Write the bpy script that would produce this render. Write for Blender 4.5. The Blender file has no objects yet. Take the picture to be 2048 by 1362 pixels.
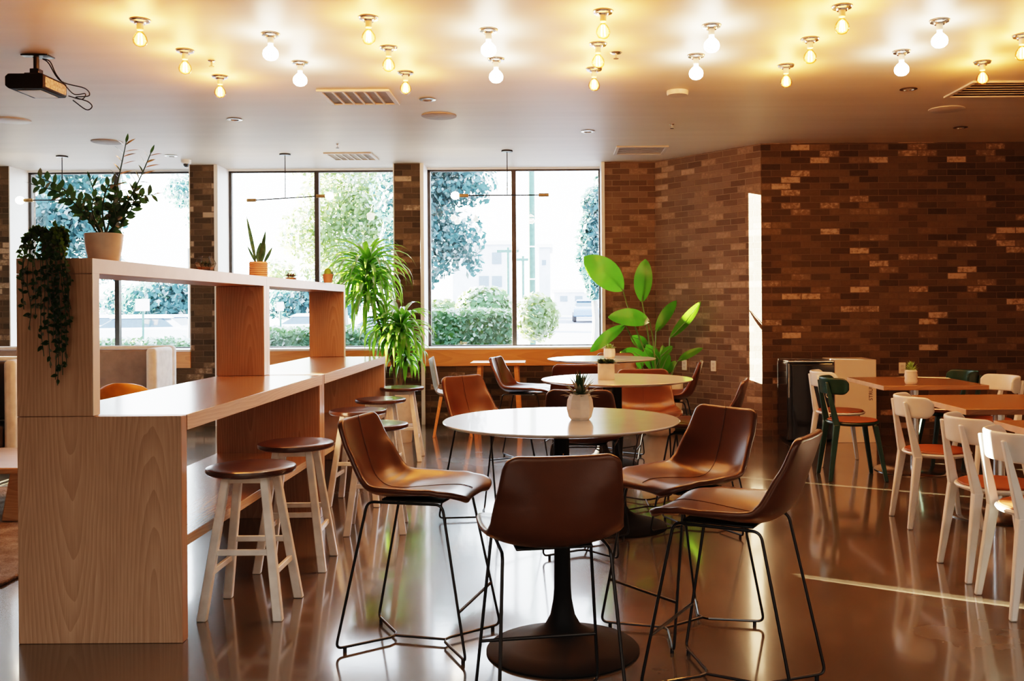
import bpy, bmesh, math, random
from mathutils import Vector, Matrix
R = random.Random(7)
PI = math.pi
col = bpy.context.scene.collection
scene = bpy.context.scene

# ------------------------------------------------------------------ layout helpers
F = 1900.0; VX, VY = 1106.0, 614.0; HC = 1.37; ROLL = math.radians(0.4)
CEIL = 3.07
def un(px, py):
    dx, dy = px-VX, py-VY
    c, s = math.cos(ROLL), math.sin(ROLL)
    return dx*c-dy*s, dx*s+dy*c
def at(px, py, Y):
    dx, dy = un(px, py)
    return Vector((dx/F*Y, Y, HC-dy/F*Y))
def on(px, py, Z=0.0):
    dx, dy = un(px, py)
    Y = (HC-Z)*F/dy
    return Vector((dx/F*Y, Y, Z))

# ------------------------------------------------------------------ object helpers
def tag(o, label=None, cat=None, group=None, kind=None):
    if label: o['label'] = label
    if cat: o['category'] = cat
    if group: o['group'] = group
    if kind: o['kind'] = kind
    return o
def empty(name, loc=(0, 0, 0), rz=0, label=None, cat=None, group=None):
    o = bpy.data.objects.new(name, None); col.objects.link(o)
    o.location = loc; o.rotation_euler = (0, 0, rz); o.empty_display_size = .1
    return tag(o, label, cat, group)
def kids(o): return [c for c in bpy.data.objects if c.parent == o]
def dup(root, loc, rz=0, label=None, cat=None, group=None):
    def rec(o, parent):
        c = o.copy(); col.objects.link(c); c.parent = parent
        for ch in kids(o): rec(ch, c)
        return c
    r = rec(root, None)
    r.location = loc; r.rotation_euler = (0, 0, rz)
    return tag(r, label, cat, group)

class MB:
    def __init__(s): s.bm = bmesh.new(); s.uv = None
    def box(s, x0, x1, y0, y1, z0, z1, rot=None):
        v = [s.bm.verts.new(p) for p in [(x0,y0,z0),(x1,y0,z0),(x1,y1,z0),(x0,y1,z0),(x0,y0,z1),(x1,y0,z1),(x1,y1,z1),(x0,y1,z1)]]
        for f in [(3,2,1,0),(4,5,6,7),(0,1,5,4),(1,2,6,5),(2,3,7,6),(3,0,4,7)]: s.bm.faces.new([v[i] for i in f])
        if rot is not None:
            for q in v: q.co = rot @ q.co
        return s
    def hexa(s, lo, hi):
        v = [s.bm.verts.new(p) for p in list(lo)+list(hi)]
        for f in [(3,2,1,0),(4,5,6,7),(0,1,5,4),(1,2,6,5),(2,3,7,6),(3,0,4,7)]: s.bm.faces.new([v[i] for i in f])
        return s
    def bar(s, a, b, w, d=None, w2=None, d2=None):
        """square bar from a to b, cross-section in xy"""
        a = Vector(a); b = Vector(b); d = d or w; w2 = w2 or w; d2 = d2 or d
        def q(p, w, d): return [p+Vector((x*w/2, y*d/2, 0)) for x, y in ((-1,-1),(1,-1),(1,1),(-1,1))]
        lo, hi = (a, b) if a.z < b.z else (b, a)
        if a.z < b.z: return s.hexa(q(a, w, d), q(b, w2, d2))
        return s.hexa(q(b, w2, d2), q(a, w, d))
    def beam(s, a, b, w, h):
        """horizontal beam a-b, width w (horizontal), height h"""
        a = Vector(a); b = Vector(b); t = (b-a).normalized(); n = Vector((-t.y, t.x, 0)).normalized()*w/2; u = Vector((0,0,h/2))
        s.hexa([a-n-u, a+n-u, b+n-u, b-n-u][::-1], [a-n+u, a+n+u, b+n+u, b-n+u][::-1]); return s
    def lathe(s, prof, seg=32, c=(0,0,0), capb=True, capt=True, sx=1, sy=1):
        rings = []
        for r, z in prof:
            if r < 1e-6: rings.append([s.bm.verts.new((c[0], c[1], c[2]+z))])
            else: rings.append([s.bm.verts.new((c[0]+sx*r*math.cos(2*PI*i/seg), c[1]+sy*r*math.sin(2*PI*i/seg), c[2]+z)) for i in range(seg)])
        for A, B in zip(rings, rings[1:]):
            for i in range(seg):
                j = (i+1) % seg
                if len(A) == 1 and len(B) == 1: continue
                if len(A) == 1: s.bm.faces.new((A[0], B[j], B[i]))
                elif len(B) == 1: s.bm.faces.new((A[i], A[j], B[0]))
                else: s.bm.faces.new((A[i], A[j], B[j], B[i]))
        if capb and len(rings[0]) > 1: s.bm.faces.new(rings[0][::-1])
        if capt and len(rings[-1]) > 1: s.bm.faces.new(rings[-1])
        return s
    def tube(s, pts, r, seg=8, r2=None, cap=True):
        pts = [Vector(p) for p in pts]; n = len(pts); prev = None; rings = []
        for i, p in enumerate(pts):
            t = (pts[min(i+1, n-1)]-pts[max(i-1, 0)]).normalized()
            if prev is None:
                up = Vector((0,0,1)) if abs(t.z) < .9 else Vector((1,0,0))
                nrm = t.cross(up).normalized()
            else:
                nrm = (prev-t*prev.dot(t)).normalized()
            prev = nrm; bn = t.cross(nrm)
            rr = r if r2 is None else r+(r2-r)*i/(n-1)
            rings.append([s.bm.verts.new(p+rr*(math.cos(2*PI*k/seg)*nrm+math.sin(2*PI*k/seg)*bn)) for k in range(seg)])
        for A, B in zip(rings, rings[1:]):
            for k in range(seg):
                j = (k+1) % seg; s.bm.faces.new((A[k], A[j], B[j], B[k]))
        if cap: s.bm.faces.new(rings[0][::-1]); s.bm.faces.new(rings[-1])
        return s
    def prism(s, poly, y0, y1, axis='y'):
        def P(a, b, c):
            return (a, c, b) if axis == 'y' else ((c, a, b) if axis == 'x' else (a, b, c))
        A = [s.bm.verts.new(P(a, b, y0)) for a, b in poly]; B = [s.bm.verts.new(P(a, b, y1)) for a, b in poly]
        s.bm.faces.new(A); s.bm.faces.new(B[::-1])
        for i in range(len(poly)):
            j = (i+1) % len(poly); s.bm.faces.new((A[j], A[i], B[i], B[j]))
        return s
    def grid(s, rows):
        V = [[s.bm.verts.new(p) for p in r] for r in rows]
        for a, b in zip(V, V[1:]):
            for i in range(len(a)-1): s.bm.faces.new((a[i], a[i+1], b[i+1], b[i]))
        return s
    def leaf(s, base, tip, width, sag=0.0, side=None, seg=6, fold=.15, peak=.4, twist=0.0, pw=.85):
        """a pointed leaf blade: base to tip, sagging in the middle upward by sag"""
        base = Vector(base); tip = Vector(tip); L = (tip-base); ln = L.length
        if side is None:
            side = L.cross(Vector((0,0,1)))
            if side.length < 1e-4: side = Vector((1,0,0))
        side = Vector(side).normalized()
        up = side.cross(L).normalized()
        if up.z < 0: up = -up
        rows = []
        for i in range(seg+1):
            t = i/seg
            c = base+L*t+up*(sag*4*t*(1-t))
            # beta-like width
            if t <= peak: w = math.sin(PI/2*(t/peak))**pw if t > 0 else .08
            else: w = math.cos(PI/2*((t-peak)/(1-peak)))**pw if t < 1 else .02
            w = max(w, .03)*width/2
            sd = side*math.cos(twist*t)+up*math.sin(twist*t)
            rows.append([c-sd*w+up*w*fold, c, c+sd*w+up*w*fold])
        return s.grid(rows)
    def card(s, c, n, sz, asp=.5):
        """one small folded leaf for far foliage"""
        n = n.normalized(); a = n.orthogonal().normalized(); a = Matrix.Rotation(R.random()*6.28, 3, n) @ a; b = n.cross(a)
        v = [s.bm.verts.new(p) for p in (c-a*sz, c+b*sz*asp, c+a*sz, c-b*sz*asp)]
        s.bm.faces.new(v)
    def build(s, name, mat, parent=None, loc=None, smooth=True, bevel=0, bseg=2, sub=0, solid=0, soff=0, ang=35, recalc=True, uvm=False):
        if recalc: bmesh.ops.recalc_face_normals(s.bm, faces=s.bm.faces)
        me = bpy.data.meshes.new(name)
        s.bm.to_mesh(me); s.bm.free()
        if smooth:
            for p in me.polygons: p.use_smooth = True
        me.materials.append(mat)
        o = bpy.data.objects.new(name, me); col.objects.link(o)
        if parent is not None: o.parent = parent
        if loc is not None: o.location = loc
        if solid:
            m = o.modifiers.new('solid', 'SOLIDIFY'); m.thickness = solid; m.offset = soff
        if bevel:
            m = o.modifiers.new('bevel', 'BEVEL'); m.width = bevel; m.segments = bseg; m.limit_method = 'ANGLE'; m.angle_limit = math.radians(30)
        if sub:
            m = o.modifiers.new('sub', 'SUBSURF'); m.levels = sub; m.render_levels = sub
        if smooth and not sub:
            try: me.set_sharp_from_angle(angle=math.radians(ang))
            except Exception: pass
        return o
def smooth_path(pts, r=.04, n=5):
    """polyline with rounded corners"""
    pts = [Vector(p) for p in pts]; out = [pts[0]]
    for a, b, c in zip(pts, pts[1:], pts[2:]):
        d1 = (a-b); d2 = (c-b); rr = min(r, d1.length*.45, d2.length*.45)
        p0 = b+d1.normalized()*rr; p1 = b+d2.normalized()*rr
        for k in range(n+1):
            t = k/n; out.append((1-t)**2*p0+2*t*(1-t)*b+t*t*p1)
    out.append(pts[-1]); return out
def curve(pts, n=8):
    """catmull-rom"""
    P = [Vector(p) for p in pts]; P = [P[0]*2-P[1]]+P+[P[-1]*2-P[-2]]; out = []
    for i in range(1, len(P)-2):
        for k in range(n):
            t = k/n; a, b, c, d = P[i-1:i+3]
            out.append(.5*((2*b)+(c-a)*t+(2*a-5*b+4*c-d)*t*t+(-a+3*b-3*c+d)*t**3))
    out.append(P[-2]); return out

# ------------------------------------------------------------------ materials
def newmat(name):
    m = bpy.data.materials.new(name); m.use_nodes = True; nt = m.node_tree; nt.nodes.clear()
    return m, nt
def N(nt, t, **kw):
    n = nt.nodes.new(t)
    for k, v in kw.items():
        if k in n.inputs: n.inputs[k].default_value = v
        else: setattr(n, k, v)
    return n
def L(nt, a, b): nt.links.new(a, b)
def rgb(c): return (c[0], c[1], c[2], 1)
def principled(nt, **kw):
    b = N(nt, 'ShaderNodeBsdfPrincipled'); o = N(nt, 'ShaderNodeOutputMaterial'); L(nt, b.outputs[0], o.inputs[0])
    for k, v in kw.items(): b.inputs[k.replace('_', ' ')].default_value = v
    return b
def noise(nt, scale, detail=3, vec=None, rough=.5, dist=0):
    n = N(nt, 'ShaderNodeTexNoise'); n.inputs['Scale'].default_value = scale; n.inputs['Detail'].default_value = detail
    n.inputs['Roughness'].default_value = rough; n.inputs['Distortion'].default_value = dist
    if vec is not None: L(nt, vec, n.inputs['Vector'])
    return n
def ramp(nt, fac, stops, interp='LINEAR'):
    r = N(nt, 'ShaderNodeValToRGB'); e = r.color_ramp.elements; r.color_ramp.interpolation = interp
    while len(e) < len(stops): e.new(.5)
    for i, (p, c) in enumerate(stops): e[i].position = p; e[i].color = rgb(c)
    L(nt, fac, r.inputs[0]); return r
def math_(nt, op, a, b=None, c=None):
    n = N(nt, 'ShaderNodeMath', operation=op)
    for i, x in enumerate((a, b, c)):
        if x is None: continue
        if isinstance(x, (int, float)): n.inputs[i].default_value = x
        else: L(nt, x, n.inputs[i])
    return n.outputs[0]
def bump(nt, h, b, strength=.2, dist=.01):
    n = N(nt, 'ShaderNodeBump'); n.inputs['Strength'].default_value = strength; n.inputs['Distance'].default_value = dist
    L(nt, h, n.inputs['Height']); L(nt, n.outputs[0], b.inputs['Normal'])
def plain(name, c, rough=.5, metal=0, var=.12, nscale=12, bmp=0, bscale=60, coat=0, spec=.5):
    m, nt = newmat(name); b = principled(nt, Roughness=rough, Metallic=metal)
    b.inputs['Coat Weight'].default_value = coat; b.inputs['Specular IOR Level'].default_value = spec
    tc = N(nt, 'ShaderNodeTexCoord'); n = noise(nt, nscale, 3, tc.outputs['Object'])
    r = ramp(nt, n.outputs[0], [(.3, [x*(1-var) for x in c]), (.7, [min(1, x*(1+var)) for x in c])])
    L(nt, r.outputs[0], b.inputs['Base Color'])
    if bmp:
        n2 = noise(nt, bscale, 4, tc.outputs['Object']); bump(nt, n2.outputs[0], b, bmp, .004)
    return m
def wood(name, dark, light, axis='z', plank=.32, rough=.4, freq=70, coat=0.0, cath=.05, offs=0.0):
    m, nt = newmat(name); b = principled(nt, Roughness=rough); b.inputs['Coat Weight'].default_value = coat
    b.inputs['Coat Roughness'].default_value = .15
    tc = N(nt, 'ShaderNodeTexCoord'); sp = N(nt, 'ShaderNodeSeparateXYZ'); L(nt, tc.outputs['Object'], sp.inputs[0])
    X, Y, Z = sp.outputs
    if axis == 'z': u = math_(nt, 'ADD', X, Y); l = Z
    elif axis == 'y': u = math_(nt, 'ADD', X, Z); l = Y
    else: u = math_(nt, 'ADD', Y, Z); l = X
    u = math_(nt, 'ADD', u, 10.07+offs)
    q = math_(nt, 'DIVIDE', u, plank); fl = math_(nt, 'FLOOR', q); fr = math_(nt, 'FRACT', q)
    ul = math_(nt, 'MULTIPLY', math_(nt, 'SUBTRACT', fr, .5), plank)
    wn = N(nt, 'ShaderNodeTexWhiteNoise', noise_dimensions='1D'); L(nt, fl, wn.inputs['W'])
    cv = N(nt, 'ShaderNodeCombineXYZ'); L(nt, math_(nt, 'MULTIPLY', ul, 5), cv.inputs[0]); L(nt, math_(nt, 'MULTIPLY', l, .8), cv.inputs[1]); L(nt, fl, cv.inputs[2])
    n1 = noise(nt, 1.6, 2, cv.outputs[0])
    ph = math_(nt, 'ADD', math_(nt, 'MULTIPLY', l, 1.9), math_(nt, 'MULTIPLY', wn.outputs[0], 6.0))
    qv = math_(nt, 'ADD', math_(nt, 'MULTIPLY', math_(nt, 'SINE', ph), cath), cath*1.3)
    qv = math_(nt, 'ADD', qv, math_(nt, 'MULTIPLY', n1.outputs[0], .05))
    ul2 = math_(nt, 'ADD', ul, math_(nt, 'MULTIPLY', math_(nt, 'SUBTRACT', n1.outputs[0], .5), .05))
    rr = math_(nt, 'SQRT', math_(nt, 'ADD', math_(nt, 'MULTIPLY', ul2, ul2), math_(nt, 'MULTIPLY', qv, qv)))
    t = math_(nt, 'FRACT', math_(nt, 'MULTIPLY', rr, freq))
    cf = N(nt, 'ShaderNodeCombineXYZ'); L(nt, math_(nt, 'MULTIPLY', u, 220), cf.inputs[0]); L(nt, math_(nt, 'MULTIPLY', l, 6), cf.inputs[1])
    n2 = noise(nt, 1.0, 3, cf.outputs[0])
    cl = N(nt, 'ShaderNodeCombineXYZ'); L(nt, math_(nt, 'MULTIPLY', u, 6), cl.inputs[0]); L(nt, math_(nt, 'MULTIPLY', l, .7), cl.inputs[1])
    n3 = noise(nt, 1.0, 2, cl.outputs[0])
    s = math_(nt, 'ADD', math_(nt, 'MULTIPLY', t, .27), math_(nt, 'MULTIPLY', n2.outputs[0], .55))
    s = math_(nt, 'ADD', s, math_(nt, 'MULTIPLY', n3.outputs[0], .3))
    mid = [(a+c)/2 for a, c in zip(dark, light)]
    r = ramp(nt, s, [(.25, light), (.6, mid), (.95, dark)])
    L(nt, r.outputs[0], b.inputs['Base Color'])
    bump(nt, n2.outputs[0], b, .06, .002)
    return m
def brick(name, stops, mortar, grey=0.0):
    m, nt = newmat(name); b = principled(nt, Roughness=.85)
    uv = N(nt, 'ShaderNodeUVMap'); uv.uv_map = 'UVMap'
    br = N(nt, 'ShaderNodeTexBrick'); L(nt, uv.outputs[0], br.inputs['Vector'])
    br.inputs['Color1'].default_value = (0,0,0,1); br.inputs['Color2'].default_value = (1,1,1,1); br.inputs['Mortar'].default_value = (.5,.5,.5,1)
    br.inputs['Scale'].default_value = 1; br.inputs['Mortar Size'].default_value = .0055; br.inputs['Mortar Smooth'].default_value = .3
    br.inputs['Brick Width'].default_value = .205; br.inputs['Row Height'].default_value = .068
    bw = N(nt, 'ShaderNodeRGBToBW'); L(nt, br.outputs[0], bw.inputs[0])
    n = noise(nt, 24, 5, uv.outputs[0], .65); n0 = noise(nt, 1.1, 2, uv.outputs[0])
    v = math_(nt, 'ADD', math_(nt, 'MULTIPLY', bw.outputs[0], .74), math_(nt, 'MULTIPLY', n.outputs[0], .34))
    v = math_(nt, 'ADD', v, math_(nt, 'MULTIPLY', math_(nt, 'SUBTRACT', n0.outputs[0], .5), .35))
    r = ramp(nt, v, stops)
    mx = N(nt, 'ShaderNodeMix', data_type='RGBA'); L(nt, br.outputs['Fac'], mx.inputs['Factor']); L(nt, r.outputs[0], mx.inputs[6])
    mx.inputs[7].default_value = rgb(mortar); L(nt, mx.outputs[2], b.inputs['Base Color'])
    h = math_(nt, 'SUBTRACT', math_(nt, 'MULTIPLY', n.outputs[0], .5), br.outputs['Fac'])
    bump(nt, h, b, .9, .012)
    return m
def emis(name, c, s):
    m, nt = newmat(name); e = N(nt, 'ShaderNodeEmission'); e.inputs[0].default_value = rgb(c); e.inputs[1].default_value = s
    o = N(nt, 'ShaderNodeOutputMaterial'); L(nt, e.outputs[0], o.inputs[0]); return m
def leafmat(name, c1, c2, trans, tw=.5, rough=.35, gl=.12, scale=8):
    m, nt = newmat(name); o = N(nt, 'ShaderNodeOutputMaterial')
    tc = N(nt, 'ShaderNodeTexCoord'); n = noise(nt, scale, 2, tc.outputs['Object'])
    r = ramp(nt, n.outputs[0], [(.35, c1), (.65, c2)])
    d = N(nt, 'ShaderNodeBsdfDiffuse'); L(nt, r.outputs[0], d.inputs[0])
    t = N(nt, 'ShaderNodeBsdfTranslucent'); t.inputs[0].default_value = rgb(trans)
    g = N(nt, 'ShaderNodeBsdfGlossy'); g.inputs['Roughness'].default_value = rough; g.inputs[0].default_value = (1,1,1,1)
    m1 = N(nt, 'ShaderNodeMixShader'); m1.inputs[0].default_value = tw; L(nt, d.outputs[0], m1.inputs[1]); L(nt, t.outputs[0], m1.inputs[2])
    m2 = N(nt, 'ShaderNodeMixShader'); L(nt, m1.outputs[0], m2.inputs[1]); L(nt, g.outputs[0], m2.inputs[2])
    lw = N(nt, 'ShaderNodeLayerWeight'); lw.inputs[0].default_value = .3
    L(nt, math_(nt, 'MULTIPLY', lw.outputs['Fresnel'], gl*4), m2.inputs[0])
    L(nt, m2.outputs[0], o.inputs[0]); return m
def glass(name, tint=(.93,.97,1), gloss=.06, rough=0.0):
    m, nt = newmat(name); o = N(nt, 'ShaderNodeOutputMaterial')
    t = N(nt, 'ShaderNodeBsdfTransparent'); t.inputs[0].default_value = rgb(tint)
    g = N(nt, 'ShaderNodeBsdfGlossy'); g.inputs['Roughness'].default_value = rough
    lw = N(nt, 'ShaderNodeLayerWeight'); lw.inputs[0].default_value = .5
    mx = N(nt, 'ShaderNodeMixShader'); L(nt, math_(nt, 'ADD', math_(nt, 'MULTIPLY', math_(nt, 'POWER', lw.outputs['Facing'], 5.0), .9), gloss*.6), mx.inputs[0])
    L(nt, t.outputs[0], mx.inputs[1]); L(nt, g.outputs[0], mx.inputs[2]); L(nt, mx.outputs[0], o.inputs[0])
    return m

M = {}
# leather
m, nt = newmat('brown_leather'); b = principled(nt, Roughness=.31); b.inputs['Coat Weight'].default_value = .15; b.inputs['Coat Roughness'].default_value = .3
tc = N(nt, 'ShaderNodeTexCoord'); n = noise(nt, 5, 3, tc.outputs['Object']); r = ramp(nt, n.outputs[0], [(.3, (.072,.027,.0125)), (.7, (.112,.042,.019))])
L(nt, r.outputs[0], b.inputs['Base Color']); n2 = noise(nt, 220, 4, tc.outputs['Object']); bump(nt, n2.outputs[0], b, .08, .002); M['leather'] = m
M['black'] = plain('black_metal', (.012,.012,.013), .38, .3, coat=.1)
M['blackbase'] = plain('black_cast_metal', (.008,.008,.009), .6, 0, bmp=.03, spec=.22)
M['chrome'] = plain('brushed_steel', (.62,.62,.62), .22, 1)
M['ash'] = wood('ash_wood', (.29,.175,.11), (.56,.38,.265), 'z', .33, .38)
M['ash_top'] = wood('ash_wood_top', (.24,.135,.08), (.45,.28,.175), 'y', .30, .22, coat=.5)
M['ash_edge'] = wood('ash_wood_pale_edge', (.42,.29,.20), (.72,.58,.44), 'y', .5, .4)
M['pale_edge'] = plain('pale_lacquered_edge', (.74,.68,.60), .4, var=.05)
M['walnut'] = wood('walnut_seat', (.035,.014,.009), (.10,.042,.025), 'x', .12, .28, freq=90, coat=.4)
M['oak_dark'] = wood('oak_table', (.26,.125,.05), (.46,.25,.115), 'x', .14, .25, coat=.3)
M['lit_edge'] = plain('lit_table_edge', (.62,.42,.30), .4)
M['honey'] = wood('honey_wood', (.52,.20,.055), (.80,.36,.12), 'x', .2, .35, freq=40)
M['table_tan'] = wood('tan_table_wood', (.34,.20,.11), (.62,.42,.26), 'x', .2, .35)
M['cream'] = plain('cream_paint', (.86,.85,.82), .38)
M['white'] = plain('white_paint', (.80,.78,.74), .35)
M['tablewhite'] = plain('white_laminate', (.72,.71,.69), .16, var=.03, coat=.3)
M['tan_pad'] = plain('tan_cork_pad', (.27,.08,.024), .45, bmp=.1)
M['green'] = plain('dark_green_plastic', (.012,.045,.034), .35)
M['whiteplastic'] = plain('white_plastic', (.84,.83,.81), .35, var=.04)
M['pot_cream'] = plain('cream_ceramic', (.76,.68,.60), .5, bmp=.03)
M['pot_white'] = plain('white_ceramic', (.74,.66,.58), .45)
M['pot_terra'] = plain('terracotta', (.42,.22,.14), .6)
M['pot_dark'] = plain('grey_ceramic', (.10,.09,.08), .6)
M['soil'] = plain('soil', (.03,.02,.014), .9, bmp=.5)
M['trimwhite'] = plain('white_trim', (.82,.80,.75), .45, var=.03)
M['frame'] = plain('dark_aluminium', (.06,.055,.05), .45, .5)
M['wallpaint'] = plain('beige_paint', (.46,.39,.32), .6, var=.04)
M['glass'] = glass('window_glass', (.95,.98,1))
M['clearglass'] = glass('clear_bulb_glass', (1,.80,.50), .14)
M['boxglass'] = glass('terrarium_glass', (.94,.98,.98), .12)
M['filament'] = emis('glowing_filament', (1,.55,.16), 170)
M['bulbwhite'] = emis('glowing_white_bulb', (1,.86,.66), 34)
M['bulbdim'] = emis('glowing_pendant_bulb', (1,.86,.66), 22)
M['brass'] = plain('aged_brass', (.40,.26,.13), .35, .9)
M['brassleg'] = plain('brass_legs', (.75,.58,.32), .25, 1)
M['socket'] = plain('porcelain_socket', (.62,.55,.45), .35)
M['ventw'] = plain('white_vent', (.62,.54,.46), .5, var=.03)
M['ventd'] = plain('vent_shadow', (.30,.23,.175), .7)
M['grille'] = plain('speaker_grille', (.38,.32,.27), .7, bmp=.3, bscale=400)
M['sofa_white'] = plain('white_upholstery', (.84,.83,.80), .75, bmp=.1, bscale=200)
M['sofa_grey'] = plain('taupe_upholstery', (.21,.165,.145), .85, bmp=.15, bscale=300)
M['sofa_dark'] = plain('charcoal_upholstery', (.07,.065,.065), .85, bmp=.15, bscale=300)
M['mustard'] = plain('mustard_shell', (.72,.29,.035), .45)
M['binblack'] = plain('gloss_black', (.012,.012,.013), .12, coat=.6)
M['binwhite'] = plain('white_panel', (.72,.62,.52), .4, var=.02)
M['ink'] = plain('dark_ink', (.06,.05,.05), .6)
M['inkw'] = plain('white_ink', (.7,.68,.62), .6)
M['outlet'] = plain('outlet_plastic', (.75,.70,.60), .4, var=.02)
M['leaf_bright'] = leafmat('bird_of_paradise_leaf', (.03,.14,.02), (.07,.25,.03), (.18,.50,.03), .45, .25, .14, 5)
M['leaf_drac'] = leafmat('dracaena_leaf', (.02,.09,.02), (.07,.22,.03), (.35,.75,.06), .45, .3, .12, 6)
M['leaf_dark'] = leafmat('zz_plant_leaf', (.014,.040,.024), (.035,.08,.042), (.08,.20,.08), .3, .22, .12, 12)
M['leaf_ivy'] = leafmat('trailing_leaf', (.010,.028,.014), (.03,.075,.028), (.14,.30,.05), .3, .4, .06, 30)
M['leaf_snake'] = leafmat('snake_plant_leaf', (.03,.09,.06), (.09,.18,.11), (.1,.25,.12), .2, .4, .08, 30)
M['leaf_succ'] = leafmat('succulent_leaf', (.012,.045,.03), (.04,.10,.05), (.05,.12,.05), .15, .35, .1, 40)
M['leaf_succ_light'] = leafmat('pale_succulent_leaf', (.16,.30,.07), (.30,.48,.13), (.5,.8,.15), .35, .35, .08, 40)
M['stem'] = plain('green_stem', (.14,.26,.07), .5)
M['stem_d'] = plain('dark_stem', (.03,.07,.035), .5)
M['trunk'] = plain('plant_trunk', (.17,.12,.07), .8, bmp=.5)
# outside
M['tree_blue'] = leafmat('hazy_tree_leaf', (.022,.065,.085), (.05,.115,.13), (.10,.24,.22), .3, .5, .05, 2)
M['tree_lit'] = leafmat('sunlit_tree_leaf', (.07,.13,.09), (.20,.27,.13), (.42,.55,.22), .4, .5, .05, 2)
M['hedge'] = leafmat('hedge_leaf', (.05,.12,.08), (.11,.20,.10), (.22,.36,.12), .35, .5, .05, 1.5)
M['bark'] = plain('bark', (.25,.24,.22), .9, bmp=.4)
M['pole'] = plain('weathered_pole', (.06,.13,.11), .8, var=.2)
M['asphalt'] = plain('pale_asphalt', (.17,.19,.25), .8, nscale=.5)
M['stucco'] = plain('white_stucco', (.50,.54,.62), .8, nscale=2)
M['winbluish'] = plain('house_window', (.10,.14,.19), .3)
M['carwhite'] = plain('white_car_paint', (.85,.87,.9), .25, coat=.5, var=.02)
M['carblue'] = plain('blue_car_paint', (.08,.14,.28), .25, coat=.5)
M['carglass'] = plain('car_glass', (.05,.08,.12), .1)
M['tyre'] = plain('tyre', (.03,.03,.035), .8)
M['grass'] = plain('grass', (.30,.45,.28), .9, var=.3, nscale=3)
# bricks
M['brick_warm'] = brick('brick_warm', [(.06,(.038,.028,.018)),(.30,(.066,.047,.029)),(.55,(.090,.064,.039)),(.75,(.128,.090,.054)),(.84,(.18,.127,.080)),(.91,(.42,.31,.225))], (.125,.092,.062))
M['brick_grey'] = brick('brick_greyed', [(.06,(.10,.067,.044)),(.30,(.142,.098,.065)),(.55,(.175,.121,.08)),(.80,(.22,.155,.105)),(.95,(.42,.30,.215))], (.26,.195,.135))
# floor
m, nt = newmat('polished_concrete'); b = principled(nt); b.inputs['Coat Weight'].default_value = .9; b.inputs['Coat Roughness'].default_value = .085; b.inputs['Coat IOR'].default_value = 1.6
tc = N(nt, 'ShaderNodeTexCoord'); n = noise(nt, .8, 6, tc.outputs['Object'], .6); n2 = noise(nt, 90, 2, tc.outputs['Object'])
v = math_(nt, 'ADD', math_(nt, 'MULTIPLY', n.outputs[0], .8), math_(nt, 'MULTIPLY', n2.outputs[0], .25))
r = ramp(nt, v, [(.3, (.074,.059,.042)), (.55, (.108,.087,.063)), (.8, (.15,.123,.09))]); L(nt, r.outputs[0], b.inputs['Base Color'])
r2 = ramp(nt, n.outputs[0], [(.3, (.16,)*3), (.7, (.30,)*3)]); L(nt, r2.outputs[0], b.inputs['Roughness'])
n3 = noise(nt, 3.0, 3, tc.outputs['Object']); bump(nt, n3.outputs[0], b, .05, .01)
bn = [x for x in nt.nodes if x.type == 'BUMP'][0]; L(nt, bn.outputs[0], b.inputs['Coat Normal'])
M['floor'] = m
# ceiling
m, nt = newmat('satin_ceiling_paint'); b = principled(nt, Roughness=.50); b.inputs['Specular IOR Level'].default_value = .35
tc = N(nt, 'ShaderNodeTexCoord'); mp = N(nt, 'ShaderNodeMapping'); mp.inputs['Scale'].default_value = (.5, 5, 1); L(nt, tc.outputs['Object'], mp.inputs[0])
n = noise(nt, 1.2, 4, mp.outputs[0]); r = ramp(nt, n.outputs[0], [(.3, (.70,.60,.49)), (.7, (.76,.655,.54))]); L(nt, r.outputs[0], b.inputs['Base Color'])
bump(nt, n.outputs[0], b, .10, .02); M['ceiling'] = m
# rug
m, nt = newmat('shaggy_rug'); b = principled(nt, Roughness=.95)
tc = N(nt, 'ShaderNodeTexCoord'); n = noise(nt, 6, 5, tc.outputs['Object'], .7); r = ramp(nt, n.outputs[0], [(.35, (.20,.15,.11)), (.65, (.45,.38,.31))]); L(nt, r.outputs[0], b.inputs['Base Color'])
n2 = noise(nt, 80, 3, tc.outputs['Object']); bump(nt, n2.outputs[0], b, .8, .02); M['rug'] = m

# ------------------------------------------------------------------ camera
cam = bpy.data.cameras.new('camera'); co = bpy.data.objects.new('camera', cam); col.objects.link(co)
co.location = (0, 0, HC); co.rotation_euler = (PI/2, ROLL, 0)
cam.sensor_width = 36; cam.lens = 36*F/2048; cam.shift_x = (1024-VX)/2048; cam.shift_y = (VY-681)/2048
cam.clip_end = 500; scene.camera = co

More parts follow.
